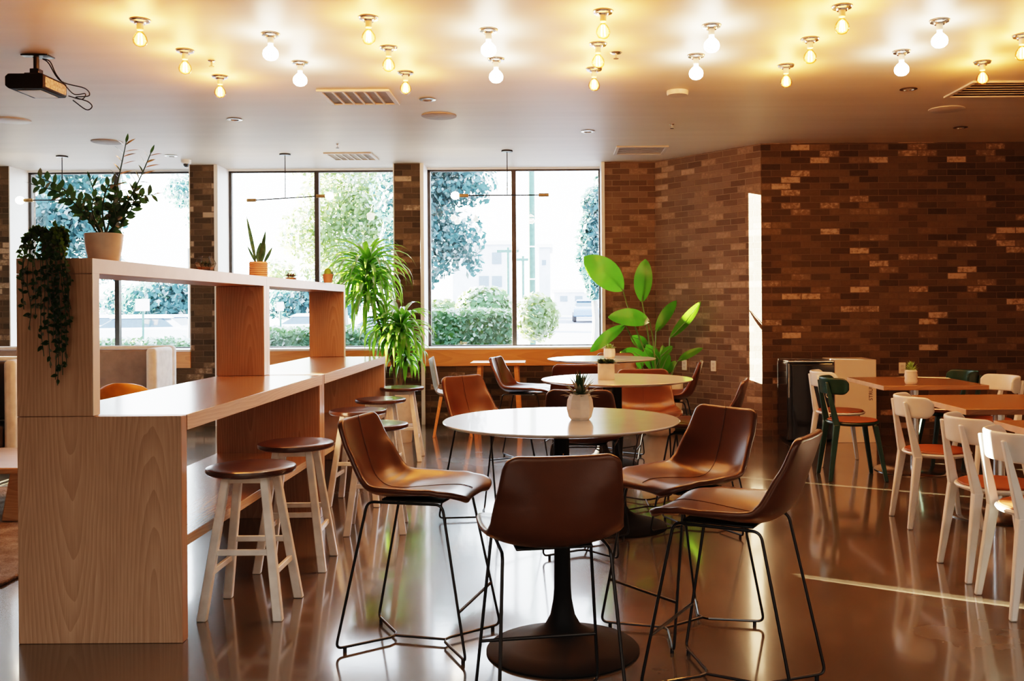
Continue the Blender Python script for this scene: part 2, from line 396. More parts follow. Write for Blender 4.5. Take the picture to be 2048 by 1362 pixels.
# ------------------------------------------------------------------ room shell
WY = 11.17; GY = 11.60; RY = 9.97; XL, XR, YB = -11.6, 6.0, -3.2
def struct(o): o['kind'] = 'structure'; return o
def plane(name, mat, pts, uvs=None, parent=None):
    me = bpy.data.meshes.new(name); me.from_pydata([tuple(p) for p in pts], [], [tuple(range(len(pts)))]); me.materials.append(mat)
    if uvs:
        u = me.uv_layers.new(name='UVMap')
        for i, q in enumerate(uvs): u.data[i].uv = q
    o = bpy.data.objects.new(name, me); col.objects.link(o)
    if parent: o.parent = parent
    return o
struct(MB().box(XL-.3, XR+.3, YB-.3, 12.0, -.12, 0).build('floor', M['floor'], smooth=False))
struct(MB().box(XL-.3, XR+.3, YB-.3, 11.75, CEIL, CEIL+.15).build('ceiling', M['ceiling'], smooth=False))
def brickbox(mb_list, name, mat, kind='structure'):
    """boxes given as (x0,x1,y0,y1,z0,z1) with metric uvs on every face"""
    bm = bmesh.new(); uvl = bm.loops.layers.uv.new('UVMap')
    for x0, x1, y0, y1, z0, z1 in mb_list:
        v = [bm.verts.new(p) for p in [(x0,y0,z0),(x1,y0,z0),(x1,y1,z0),(x0,y1,z0),(x0,y0,z1),(x1,y0,z1),(x1,y1,z1),(x0,y1,z1)]]
        for f in [(3,2,1,0),(4,5,6,7),(0,1,5,4),(1,2,6,5),(2,3,7,6),(3,0,4,7)]: bm.faces.new([v[i] for i in f])
    bm.normal_update()
    for f in bm.faces:
        for l in f.loops:
            c = l.vert.co
            if abs(f.normal.y) > .7: l[uvl].uv = (c.x+20, c.z)
            elif abs(f.normal.x) > .7: l[uvl].uv = (c.y+20, c.z)
            else: l[uvl].uv = (c.x+20, c.y)
    me = bpy.data.meshes.new(name); bm.to_mesh(me); bm.free(); me.materials.append(mat)
    o = bpy.data.objects.new(name, me); col.objects.link(o)
    if kind: o['kind'] = kind
    return o
WIN = [(-11.26,-9.14), (-8.83,-6.71), (-6.39,-4.26), (-3.95,-1.86), (-1.53,.594)]
brickbox([(XL, XR, WY, 11.75, 0, .88)], 'wall_back', M['brick_warm'])
edges = [XL]+[e for w in WIN for e in w]+[1.25]
for i in range(0, len(edges), 2):
    a, b_ = edges[i], edges[i+1]
    nm = 'wall_back_pier'
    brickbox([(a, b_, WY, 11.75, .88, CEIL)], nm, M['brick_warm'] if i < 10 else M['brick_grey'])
# right half: frontal return, angled wall, right wall
cA = Vector((1.2, WY)); cB = Vector((2.19, RY)); ln = (cB-cA).length
def wallq(name, mat, a, b, u0, z0=0, z1=CEIL):
    n = (b-a).length
    return struct(plane(name, mat, [(a.x,a.y,z0),(b.x,b.y,z0),(b.x,b.y,z1),(a.x,a.y,z1)], [(u0,z0),(u0+n,z0),(u0+n,z1),(u0,z1)]))
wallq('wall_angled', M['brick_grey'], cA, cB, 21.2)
wallq('wall_right_brick', M['brick_warm'], cB, Vector((XR, RY)), 22.75)
struct(MB().box(XR, XR+.1, YB, RY, 0, CEIL).build('wall_right', M['wallpaint'], smooth=False))
struct(MB().box(XL-.1, XL, YB, 11.75, 0, CEIL).build('wall_left', M['wallpaint'], smooth=False))
struct(MB().box(XL-.1, XR+.1, YB-.1, YB, 0, CEIL).build('wall_front', M['wallpaint'], smooth=False))
# windows
for i, (a, b_) in enumerate(WIN):
    w = struct(empty('window_%d' % (i+1), ((a+b_)/2, GY, .9)))
    o = (-(a+b_)/2, -GY, -.9)
    def loc(mb): return mb
    hw = (b_-a)/2
    fr = MB()
    t = .05
    fr.box(-hw, -hw+.045, -.03, .03, -.02, 2.17).box(hw-.03, hw, -.03, .03, -.02, 2.17).box(-hw, hw, -.03, .03, 2.13, 2.17).box(-hw, hw, -.03, .03, -.03, .012)
    fr.build('window_frame', M['frame'], w, bevel=.004)
    mx_ = [(-11.26+-9.14)/2, (-8.83-6.71)/2, -5.31, -2.87, -.47][i]-(a+b_)/2
    MB().box(mx_-.028, mx_+.028, -.035, .035, .0, 2.15).build('mullion', M['frame'], w, bevel=.004)
    MB().box(-hw+.04, mx_-.02, -.004, .004, 0, 2.14).build('pane', M['glass'], w, smooth=False)
    MB().box(mx_+.02, hw-.02, -.004, .004, 0, 2.14).build('pane', M['glass'], w, smooth=False)
    # reveals (white jambs) and sill
    MB().box(-hw-.002, -hw+.012, WY-GY, 0, -.02, CEIL-.9).build('left_jamb', M['trimwhite'], w, smooth=False)
    MB().box(hw-.012, hw+.002, WY-GY, 0, -.02, CEIL-.9).build('right_jamb', M['trimwhite'], w, smooth=False)
    MB().box(-hw, hw, WY-GY-.03, 0, -.025, .0).build('sill', M['trimwhite'], w, bevel=.003)
    MB().box(-hw+.0, hw+.0, WY-GY-.025, WY-GY-.002, -.215, -.026).build('sill_apron', M['honey'], w, smooth=False)
    hd = MB().box(-hw, hw, -.05, .06, 2.15, CEIL-.9).build('header', M['trimwhite'], w, smooth=False)
# white vertical trims beside the bricks piers
for i, x in enumerate((-1.53, .594, -3.95)):
    struct(MB().box(x-.022 if i != 1 else x-.018, x+.022, WY-.02, WY-.001, 0 if i != 1 else .7, CEIL).build('trim_%d' % (i+1), M['trimwhite'], bevel=.002))

# ------------------------------------------------------------------ light
wd = bpy.data.worlds.new('sky'); scene.world = wd; wd.use_nodes = True; nt = wd.node_tree; nt.nodes.clear()
bg = N(nt, 'ShaderNodeBackground'); ow = N(nt, 'ShaderNodeOutputWorld'); tc = N(nt, 'ShaderNodeTexCoord'); sp = N(nt, 'ShaderNodeSeparateXYZ')
L(nt, tc.outputs['Generated'], sp.inputs[0])
r = ramp(nt, sp.outputs[2], [(.0, (.96,.98,1)), (.15, (.94,.97,1)), (.6, (.78,.88,1))]); L(nt, r.outputs[0], bg.inputs[0]); bg.inputs[1].default_value = 8.5
L(nt, bg.outputs[0], ow.inputs[0])
SD = Vector((.869, -.495, -.15)).normalized()
sun = bpy.data.lights.new('sun', 'SUN'); sun.energy = 190; sun.color = (1,.80,.54); sun.angle = math.radians(.10)
so = bpy.data.objects.new('sun', sun); col.objects.link(so); so.rotation_mode = 'QUATERNION'; so.rotation_quaternion = SD.to_track_quat('-Z', 'Y')
# unseen slabs added outside on the sun side; narrow gaps cut the sun stripes
nU = Vector((.495, .869, 0)); dU = Vector((.869, -.495, 0))
segs = [(2.0,4.685),(4.775,4.80),(4.812,5.33),(5.35,6.945),(7.01,7.32),(7.345,8.715),(8.77,9.735),(9.83,11.6)]
for a, b_ in segs:
    lo = [nU*a+dU*-26, nU*b_+dU*-26, nU*b_+dU*-26.3, nU*a+dU*-26.3]
    mb = MB().hexa([p+Vector((0,0,-1.5)) for p in lo], [p+Vector((0,0,8)) for p in lo]); struct(mb.build('sun_slit_blocker', M['stucco'], smooth=False))
def light(name, kind, loc, energy, color, size=.1, rot=None, size_y=None):
    l = bpy.data.lights.new(name, kind); l.energy = energy; l.color = color
    if kind == 'AREA':
        l.size = size
        if size_y: l.shape = 'RECTANGLE'; l.size_y = size_y
    else: l.shadow_soft_size = size
    o = bpy.data.objects.new(name, l); col.objects.link(o); o.location = loc
    if rot: o.rotation_euler = rot
    return o
light('fill_light', 'AREA', (-1.5, -1.4, 2.95), 210, (1,.96,.92), 3.5, (math.radians(-18), 0, 0), 1.6)  # unseen fill lamps added above and behind the viewpoint to brighten the room
light('fill_light', 'AREA', (3.5, -1.0, 2.95), 165, (1,.94,.87), 2.5, (math.radians(-18), 0, 0), 1.6)
for i, (a, b_) in enumerate(WIN):   # sky portals
    o = light('window_portal', 'AREA', ((a+b_)/2, GY+.08, 1.97), 1, (1,1,1), b_-a, (math.radians(90), 0, PI), 2.15)
    o.data.cycles.is_portal = True
    o.rotation_euler = (math.radians(-90), 0, 0)

# ------------------------------------------------------------------ ceiling bulbs
def make_bulb(kind):
    root = empty('ceiling_bulb_light', (0,0,CEIL))
    MB().lathe([(.0,0),(.056,0),(.058,-.006),(.054,-.014),(.034,-.018),(.030,-.028),(0,-.028)], 28).build('ceiling_rose', M['chrome'], root)
    MB().lathe([(0,-.026),(.019,-.026),(.019,-.060),(.016,-.064),(0,-.064)], 20).build('socket', M['socket'], root)
    if kind == 'clear':
        MB().lathe([(.014,-.062),(.015,-.072),(.026,-.085),(.038,-.103),(.042,-.122),(.038,-.141),(.024,-.156),(0,-.163)], 24, capb=False).build('bulb', M['clearglass'], root)
        fl = MB()
        for k in range(4):
            a = k*PI/2+.4; fl.tube([(.010*math.cos(a), .010*math.sin(a), -.085), (.014*math.cos(a), .014*math.sin(a), -.143)], .0024, 6)
        fl.build('filament', M['filament'], root)
    else:
        MB().lathe([(.014,-.062),(.016,-.078),(.030,-.090),(.044,-.107),(.048,-.126),(.044,-.145),(.028,-.161),(0,-.169)], 24).build('bulb', M['bulbwhite'], root)
    return root
pc = make_bulb('clear'); pw = make_bulb('white')
cols = [ (['leftmost'], 'clear', [(280,42),(370,103),(440,155)]), (['second'], 'white', [(541,70),(600,127)]),
 (['third'], 'clear', [(737,37),(777,97),(811,147)]), (['fourth'], 'white', [(977,62),(992,120)]),
 (['fifth'], 'clear', [(1206,25),(1196,90),(1188,140)]), (['sixth'], 'white', [(1423,53),(1392,113)]),
 (['seventh'], 'clear', [(1684,15),(1620,80),(1572,133)]), (['eighth'], 'white', [(1879,43),(1803,105)]), (['rightmost'], 'clear', [(2044,73),(1965,126)]) ]
used = {'clear': False, 'white': False}
for (nm,), k, ps in cols:
    words_ = {3: ['nearest', 'middle', 'farthest'], 2: ['nearer', 'farther']}[len(ps)]
    for i, (px, py) in enumerate(ps):
        p = on(px, py-3, CEIL)
        lab = '%s bulb of the %s row of %s bulbs on the ceiling' % (words_[i], nm, 'amber filament' if k == 'clear' else 'white frosted')
        proto = pc if k == 'clear' else pw
        if used[k]: o = dup(proto, p)
        else: o = proto; o.location = p; used[k] = True
        o.rotation_euler.z = R.random()*3
        tag(o, lab, 'ceiling light', 'bare globe bulbs in rows on the ceiling')
        if k == 'clear': light('bulb_glow', 'POINT', (p.x, p.y, p.z-.118), 15, (1,.35,.085), .052)
        else: light('bulb_glow', 'POINT', (p.x, p.y, p.z-.124), 13, (1,.80,.55), .056)

# linear pendants by the windows
def pendant(cpx, cpy, bar_dx0, bar_dx1, bulb_side, lab, tilt=0, loop2=None):
    c = on(cpx, cpy, CEIL)
    root = empty('linear_pendant_light', c, 0, lab, 'pendant light', 'bar pendants in front of the windows')
    MB().lathe([(0,0),(.062,0),(.062,-.016),(0,-.018)], 24).build('canopy', M['black'], root)
    MB().tube([(0,0,-.01),(0,0,-.48)], .005).build('rod', M['black'], root)
    zb = -.485
    MB().tube([(bar_dx0,0,zb-tilt),(bar_dx1,0,zb+tilt)], .007).build('crossbar', M['black'], root)
    for s_, xx in ((-1, bar_dx0), (1, bar_dx1)):
        z = zb+tilt*s_
        MB().tube([(xx-s_*.02,0,z),(xx+s_*.09,0,z)], .019, 14).build('lamp_socket', M['brass'], root)
        if bulb_side in (s_, 0):
            MB().lathe([(0,-.045),(.025,-.038),(.043,-.02),(.048,0),(.043,.02),(.025,.038),(0,.045)], 20, c=(xx+s_*.125,0,z)).build('globe_bulb', M['bulbdim'], root)
            light('pendant_glow', 'POINT', (c.x+xx+s_*.125, c.y, c.z+z), 5, (1,.8,.55), .055)
pendant(1014, 301, -.44, .36, -1, 'black bar pendant with one lit bulb on its left end, rightmost window')
pendant(570, 308, -.34, .36, 0, 'thin bar pendant lit at both ends in front of the middle window', .02)
pendant(124, 312, -.34, .36, -1, 'bar pendant partly behind the leafy plants at the left window')

# other ceiling things
def disc(name, px, py, r, h, mat, lab, cat, group=None):
    p = on(px, py, CEIL)
    o = MB().lathe([(0,0),(r,0),(r,-h*.6),(r*.93,-h),(0,-h)], 36).build(name, mat, None, p); return tag(o, lab, cat, group)
G = 'round speakers flush in the ceiling'
disc('ceiling_speaker', 878, 231, .155, .012, M['grille'], 'round grey ceiling speaker just right of the large slatted vent', 'speaker', G)
disc('ceiling_speaker', 25, 240, .15, .012, M['ventw'], 'round flush ceiling speaker below the projector at the left edge', 'speaker', G)
disc('ceiling_speaker', 214, 283, .15, .012, M['grille'], 'round ceiling speaker behind the tall leaf stems at the left', 'speaker', G)
disc('ceiling_speaker', 1893, 218, .15, .010, M['ventw'], 'pale round ceiling speaker below the far right vent', 'speaker', G)
o = disc('smoke_detector', 1355, 182, .085, .035, M['ventw'], 'beige round smoke detector on the ceiling near the centre right', 'smoke detector')
def downlight(px, py, lab, r=.065):
    p = on(px, py, CEIL); root = empty('recessed_downlight', p, 0, lab, 'downlight', 'small recessed downlights')
    MB().lathe([(r*.62,-.002),(r,-.002),(r*1.04,-.007),(r*.7,-.010),(r*.62,-.002)], 28, capb=False, capt=False).build('trim_ring', M['chrome'], root)
    MB().lathe([(0,-.003),(r*.62,-.003),(0,-.004)], 24).build('lens', M['ventw'], root)
downlight(469, 238, 'small recessed downlight below the leftmost amber bulb row')
downlight(855, 198, 'small recessed downlight above the round grey speaker')
downlight(1176, 262, 'small recessed downlight above the right window pendant')
downlight(1817, 177, 'small recessed downlight just left of the far right vent')
downlight(1921, 254, 'small recessed downlight close to the right brick wall')
downlight(342, 311, 'small recessed downlight beside the white dome camera')
def sprinkler(px, py, lab, r=.03):
    p = on(px, py, CEIL); root = empty('fire_sprinkler', p, 0, lab, 'sprinkler', 'fire sprinklers on the ceiling')
    MB().lathe([(0,.004),(r,.004),(r,-.002),(r*.8,-.008),(0,-.01)], 20).build('escutcheon', M['chrome'], root)
    MB().tube([(0,0,-.005),(0,0,-.04)], .007).build('nozzle', M['chrome'], root)
    MB().lathe([(0,-.040),(.018,-.040),(.018,-.043),(0,-.043)], 14).build('deflector', M['frame'], root)
sprinkler(1232, 105, 'chrome fire sprinkler beside the fifth bulb row', .04)
sprinkler(423, 121, 'small dark fire sprinkler right of the leftmost bulb row', .025)
sprinkler(1344, 248, 'tiny fire sprinkler on the plain ceiling before the brick walls', .022)
sprinkler(675, 288, 'tiny fire sprinkler just above the small slatted vent', .018)
# dome camera
p = on(372, 320, CEIL); root = empty('dome_camera', p, 0, 'small white dome security camera above the brick pier', 'camera')
MB().lathe([(0,.004),(.055,.004),(.055,-.035),(.045,-.045),(0,-.045)], 24).build('housing', M['trimwhite'], root)
MB().lathe([(0,-.044),(.034,-.044),(.03,-.065),(.015,-.08),(0,-.083)], 20).build('dome', M['binblack'], root)
# vents
def vent(q, nb, lab, vertical=True, dark='ventd'):
    P = [on(x, y, CEIL) for x, y in q]
    x0 = min(P[0].x, P[3].x); x1 = max(P[1].x, P[2].x); y0 = min(p.y for p in P); y1 = max(p.y for p in P)
    x0 = (P[0].x+P[3].x)/2; x1 = (P[1].x+P[2].x)/2
    cx, cy = (x0+x1)/2, (y0+y1)/2; w, d = (x1-x0)/2, (y1-y0)/2
    root = empty('ceiling_vent', (cx, cy, CEIL), 0, lab, 'air vent')
    f = MB(); t = .035
    f.box(-w,w,-d,-d+t,-.015,0).box(-w,w,d-t,d,-.015,0).box(-w,-w+t,-d+t,d-t,-.015,0).box(w-t,w,-d+t,d-t,-.015,0)
    f.build('vent_frame', M['ventw'], root, bevel=.003)
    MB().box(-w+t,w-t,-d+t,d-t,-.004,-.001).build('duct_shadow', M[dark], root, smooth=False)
    for k in range(1, nb+1):
        if vertical:
            x = -w+t+(2*w-2*t)*k/(nb+1); MB().box(x-.006,x+.006,-d+t,d-t,-.016,-.004).build('vent_slat', M['ventw'], root, smooth=False)
        else:
            y = -d+t+(2*d-2*t)*k/(nb+1); MB().box(-w+t,w-t,y-.006,y+.006,-.008,-.004).build('vent_slat', M['ventw'], root, smooth=False)
vent([(640,179),(780,178),(798,207),(655,208)], 5, 'large white slatted air vent on the ceiling left of centre')
vent([(648,305),(745,305),(756,318),(665,319)], 5, 'small pale slatted vent close to the middle window')
vent([(1232,292),(1334,292),(1330,307),(1228,307)], 4, 'narrow grey ceiling vent in front of the brick corner', False, 'grille')
vent([(1950,162),(2140,160),(2060,192),(1882,193)], 5, 'wide dark louvred vent at the right edge of the ceiling', False, 'blackbase')

# projector
root = empty('projector', (-3.415, 6.30, 2.86), 0, 'black projector hanging from a ceiling mount, cables looping behind', 'projector')
b0 = MB().prism([(-.125,-.03),(-.10,-.05),(.115,-.05),(.125,-.04),(.125,.04),(.115,.048),(-.105,.048),(-.125,.03)], -.15, .15)
b0.build('body', M['blackbase'], root, bevel=.006)
MB().box(.1255,.129,-.13,.13,-.035,.03).build('port_panel', plain('port_panel_grey', (.28,.24,.20), .6, var=.5, nscale=60), root, smooth=False)
MB().box(-.07,.08,-.10,.12,-.054,-.0505).build('white_underside_label', M['trimwhite'], root, smooth=False)
MB().box(-.05,.05,-.06,.06,.048,.075).box(-.03,.03,-.03,.03,.075,.11).build('bracket', M['black'], root, bevel=.004)
MB().tube([(0,0,.10),(0,0,.205)], .018, 14).build('mount_pole', M['black'], root)
MB().box(-.09,.07,-.03,.03,.196,.207).box(-.03,.10,-.05,.05,.190,.2).build('ceiling_plate', M['black'], root, bevel=.003)
for off in (0, .012):
    pts = curve([(.03,.02,.185),(.07,.04,.17),(.10,.06,.09),(.15,.08,.02),(.19,.12,-.03+off*2),(.25,.15,-.02),(.23,.14,-.06),(.16,.1,-.045)], 6)
    if off: pts = curve([(.03,.02,.185),(.06,.04,.16),(.12,.08,.05),(.26,.12,.01),(.29,.12,-.04),(.20,.12,-.05),(.27,.14,-.075),(.30,.14,-.11),(.26,.14,-.13),(.18,.12,-.07)], 6)
    MB().tube(pts, .004, 6).build('cable', M['black'], root)

# ------------------------------------------------------------------ bar table units
XA, XB, XS = -2.205, -1.53, -1.893
def bar_unit(y0, y1, lab, last=False):
    root = empty('bar_counter_unit', (0, y0, 0), 0, lab, 'bar counter', 'shelved wooden bar counter units joined end to end')
    n = y1-y0; g = .002
    MB().box(XA, XB, .0625, n-.0625, .868, .933).build('countertop', M['ash_top'], root, bevel=.003)
    MB().box(XB, XB+.002, .062, n-g, .869, .932).build('front_edge', M['ash_edge'], root, smooth=False)
    MB().box(XA, XB, g, .062, 0, .933).build('end_panel', M['ash'], root, bevel=.003)
    MB().box(XA, XB, n-.062, n-g, 0, .933).build('end_panel', M['ash'], root, bevel=.003)
    MB().box(XA, XB-.002, .062, n-.062, .388, .43).build('footrest_shelf', M['ash_top'], root, bevel=.003)
    MB().box(XB-.002, XB, .062, n-.062, .388, .43).build('shelf_edge', M['ash_edge'], root, smooth=False)
    MB().box(XA, XS, g, .062, .934, 1.52).build('upright', M['ash'], root, bevel=.003)
    MB().box(XA, XS, n-.062, n-g, .934, 1.52).build('upright', M['ash'], root, bevel=.003)
    MB().box(XA, XS, g, n-g, 1.521, 1.585).build('top_shelf', M['ash'], root, bevel=.003)
    MB().box(XS, XS+.0025, g, n-g, 1.5225, 1.5835).build('top_shelf_edge', M['pale_edge'], root, smooth=False)
    for a, b_ in ((g, .060), (n-.060, n-g)):
        MB().box(XS, XS+.0025, a, b_, .936, 1.522).build('upright_edge', M['pale_edge'], root, smooth=False)
    return root
bar_unit(3.90, 6.275, 'near half of the long wooden bar counter, end panel facing the camera')
bar_unit(6.275, 8.65, 'far half of the long wooden bar counter, towards the windows')

# ------------------------------------------------------------------ round stools
def make_stool():
    root = empty('counter_stool')
    MB().lathe([(0,.625),(.188,.625),(.198,.632),(.2,.643),(.197,.652),(.186,.656),(.12,.652),(0,.650)], 48).build('seat', M['walnut'], root)
    T, Bf = .085, .168
    zt = .612
    for sx in (-1, 1):
        for sy in (-1, 1):
            MB().bar((sx*Bf, sy*Bf, 0), (sx*T, sy*T, zt+.012), .042, .036, .036, .034).build('leg', M['cream'], root, bevel=.005)
    def lp(sx, sy, z): t = z/zt; return Vector((sx*(Bf+(T-Bf)*t), sy*(Bf+(T-Bf)*t), z))
    for z, pr in ((.29, ((-1,-1),(1,-1))), (.29, ((-1,1),(1,1))), (.20, ((-1,-1),(-1,1))), (.20, ((1,-1),(1,1)))):
        a, b_ = lp(*pr[0], z), lp(*pr[1], z); MB().beam(a, b_, .018, .026).build('stretcher', M['cream'], root, bevel=.003)
    ap = MB()
    for pr in (((-1,-1),(1,-1)), ((1,-1),(1,1)), ((1,1),(-1,1)), ((-1,1),(-1,-1))):
        ap.beam(lp(*pr[0], .605), lp(*pr[1], .605), .014, .030)
    ap.build('apron', M['cream'], root, bevel=.002)
    return root
st = make_stool(); GS = 'round wooden counter stools along the bar'
spots = [(-1.385, 4.345, 0, 'nearest round walnut stool with cream legs at the bar'),
 (-1.385, 5.10, .05, 'second nearest walnut stool tucked at the bar'),
 (-1.385, 6.72, -.04, 'stool at the bar behind the left leather chair back, third along the counter'),
 (-1.105, 5.90, .12, 'walnut stool pulled out from the bar, beside the left leather chair'),
 (-1.37, 7.52, 0, 'walnut stool at the bar, second from the windows'),
 (-1.375, 8.62, .06, 'farthest round stool, at the far end of the bar by the cream planter')]
for i, (x, y, rz, lab) in enumerate(spots):
    if i == 0: st.location = (x, y, 0); st.rotation_euler.z = rz; tag(st, lab, 'stool', GS)
    else: dup(st, (x, y, 0), rz, lab, 'stool', GS)

# ------------------------------------------------------------------ leather counter chairs
def prof_pts():
    P = [(.258,.618,.178),(.245,.636,.200),(.19,.652,.222),(.10,.648,.230),(.0,.637,.230),(-.08,.630,.224),(-.14,.637,.216),(-.185,.668,.208),(-.210,.718,.204),(-.229,.773,.198),(-.246,.83,.191),(-.260,.885,.184),(-.270,.925,.178)]
    return curve([Vector(p) for p in P], 3)
def make_leather_chair():
    root = empty('leather_counter_chair')
    pts = prof_pts(); n = len(pts)
    # arclength from both ends for rounded corners
    s = [0]
    for a, b_ in zip(pts, pts[1:]): s.append(s[-1]+math.hypot(b_.x-a.x, b_.y-a.y))
    tot = s[-1]; rows = []; rc = .035
    NU = 14
    for i, p in enumerate(pts):
        a = pts[max(0, i-1)]; c = pts[min(n-1, i+1)]
        ty, tz = c.x-a.x, c.y-a.y; l = math.hypot(ty, tz); ny, nz = tz/l, -ty/l   # inner normal (up on the seat, forward on the back)
        w = p.z
        for e, r_ in ((tot-s[i], rc), (s[i], .05)):
            if e < r_: w -= r_*(1-math.sqrt(max(0, 1-(1-e/r_)**2)))
        t = s[i]/tot
        k = .024+.026*math.sin(PI*min(1, max(0, (t-.25)/.6)))+(.006 if t > .6 else 0)
        if t < .15: k = .012
        if t > .8: k *= 1-.75*(t-.8)/.2
        row = []
        for j in range(NU+1):
            u = -1+2*j/NU
            off = k*abs(u)**2.6 - .004*math.exp(-(u/.035)**2)*0
            row.append(Vector((u*w, p.x+ny*off, p.y+nz*off)))
        rows.append(row)
    MB().grid(rows).build('seat_shell', M['leather'], root, solid=.024, soff=1, sub=1, recalc=False)
    # centre seam
    sm = [Vector((0, p.x, p.y)) for p in pts[4:]]
    MB().tube([q+Vector((0, .001, .001)) for q in sm], .0014, 6).build('seam', M['leather'], root)
    MB().box(-.125, .125, -.11, .15, .598, .608).build('seat_plate', M['black'], root, bevel=.004)
    r_ = .0058; zt = .603
    for sx in (-1, 1):
        top_r = Vector((sx*.172, -.150, zt)); top_f = Vector((sx*.172, .165, zt)); fr_ = Vector((sx*.222, .275, .02)); rr = Vector((sx*.205, -.275, .02))
        nr = Vector((sx*.03, -.12, .012)); nf = Vector((sx*.03, .12, .012))
        MB().tube(smooth_path([top_f+Vector((0,-.12,0)), top_f, fr_, nf+Vector((0,0,.006))], .03), r_).build('leg', M['black'], root)
        MB().tube(smooth_path([top_r+Vector((0,.12,0)), top_r, rr, nr+Vector((0,0,.006))], .03), r_).build('leg', M['black'], root)
        MB().tube([top_f+Vector((0,-.12,0)), top_r+Vector((0,.12,0))], r_).build('seat_rail', M['black'], root)
        for q in (fr_, rr):
            d = (Vector((0, math.copysign(.12, q.y), 0))-q); d.z = 0; d.normalize()
            MB().lathe([(0,0),(.008,0),(.008,.018),(0,.018)], 12, c=(q.x+d.x*.04, q.y+d.y*.04, 0)).build('glide', M['black'], root)
    MB().tube([(-.03,-.12,.018),(0,-.11,.018),(0,.11,.018),(.03,.12,.018)], r_).tube([(.03,-.12,.018),(0,-.11,.018)], r_).tube([(-.03,.12,.018),(0,.11,.018)], r_).build('floor_bar', M['black'], root)
    t = (zt-.20)/(zt-.02)
    fx = .172+(.222-.172)*t; fy = .165+(.275-.165)*t
    MB().tube([(-fx, fy, .20), (fx, fy, .20)], .0062).build('footrest', M['black'], root)
    return root
lc = make_leather_chair(); GL = 'brown leather counter chairs around the round white tables'
LC = [(-.018, 3.13, (-.17,.985), 'brown leather chair seen from behind, in the centre foreground'),
 (-.555, 3.90, (.97,-.24), 'brown leather chair in side view at the left of the nearest round table'),
 (.55, 4.06, (-.80,-.60), 'leather chair right of the nearest round table, facing the camera, centre seam visible'),
 (.65, 3.44, (-.873,.487), 'nearest leather chair at the right, its curved back turned away'),
 (-.40, 6.07, (.75,-.66), 'leather chair left behind the nearest round table, at the second table'),
 (.18, 5.39, (.15,.99), 'leather chair tucked under the near side of the second round table'),
 (.64, 6.53, (0,-1), 'leather chair on the far side of the second round table, facing the camera'),
 (.90, 5.84, (-.96,.27), 'leather chair right of the second table, back showing above the nearer chair'),
 (-.26, 8.52, (.97,-.25), 'leather chair left of the farthest round table in side view'),
 (.19, 7.68, (.05,1), 'leather chair tucked under the near side of the farthest round table'),
 (.93, 7.78, (-.98,.2), 'leather chair at the right of the farthest round table by the wall outlets'),
 (.60, 8.92, (0,-1), 'leather chair behind the farthest round table, mostly hidden')]
for i, (x, y, f, lab) in enumerate(LC):
    rz = math.atan2(f[1], f[0])-PI/2
    if i == 0: lc.location = (x, y, 0); lc.rotation_euler.z = rz; tag(lc, lab, 'chair', GL)
    else: dup(lc, (x, y, 0), rz, lab, 'chair', GL)

# ------------------------------------------------------------------ round tables
def make_round_table():
    root = empty('round_table'); r = .472
    MB().lathe([(0,.898),(r-.07,.898),(r-.012,.908),(r-.001,.915),(r,.918),(r-.003,.920),(0,.920)], 96).build('tabletop', M['tablewhite'], root, ang=25)
    MB().lathe([(0,.888),(.12,.888),(.12,.898),(0,.898)], 32).build('mounting_plate', M['black'], root)
    MB().lathe([(.034,.24),(.032,.40),(.031,.888)], 32, capb=False, capt=False).build('column', M['blackbase'], root)
    MB().lathe([(0,0),(.302,0),(.306,.006),(.300,.012),(.22,.034),(.13,.062),(.075,.095),(.05,.14),(.038,.20),(.034,.245)], 64, capt=False).build('base', M['blackbase'], root)
    return root
rt = make_round_table(); rt.location = (.03, 3.80, 0); GT = 'white round tables in a line towards the window'
tag(rt, 'nearest white round table on a black trumpet pedestal', 'table', GT)
dup(rt, (.395, 5.93, 0), 0, 'middle one of the three white round tables, cylinder pot on it', 'table', GT)
dup(rt, (.42, 8.27, 0), 0, 'farthest white round table, in front of the window sill', 'table', GT)

# ------------------------------------------------------------------ dining tables right
def make_sq_table(w, d):
    root = empty('dining_table')
    MB().box(-w/2, w/2, -d/2, d/2, .702, .738).build('tabletop', M['oak_dark'], root, bevel=.003)
    MB().box(-w/2-.002, -w/2, -d/2+.002, d/2-.002, .7035, .7365).build('left_edge', M['lit_edge'], root, smooth=False)  # left edge painted paler to show the light falling on it
    MB().lathe([(.036,.03),(.036,.69)], 24, capb=False, capt=False).build('column', M['chrome'], root)
    MB().box(-.15,.15,-.15,.15,.69,.702).build('mounting_plate', M['chrome'], root)
    MB().lathe([(0,0),(.318,0),(.322,.006),(.31,.014),(.10,.026),(.04,.04),(0,.04)], 56).build('base', M['chrome'], root)
    return root
GD = 'square wooden dining tables at the right'
t1 = make_sq_table(.82, .92); t1.location = (2.98, 7.85, 0); tag(t1, 'square wooden table with a potted succulent, nearest the brick wall', 'table', GD)
dup(t1, (2.89, 6.17, 0), 0, 'middle square wooden table at the right edge', 'table', GD)
dup(t1, (2.80, 4.70, 0), 0, 'nearest square wooden table, only its corner in view at the right edge', 'table', GD)

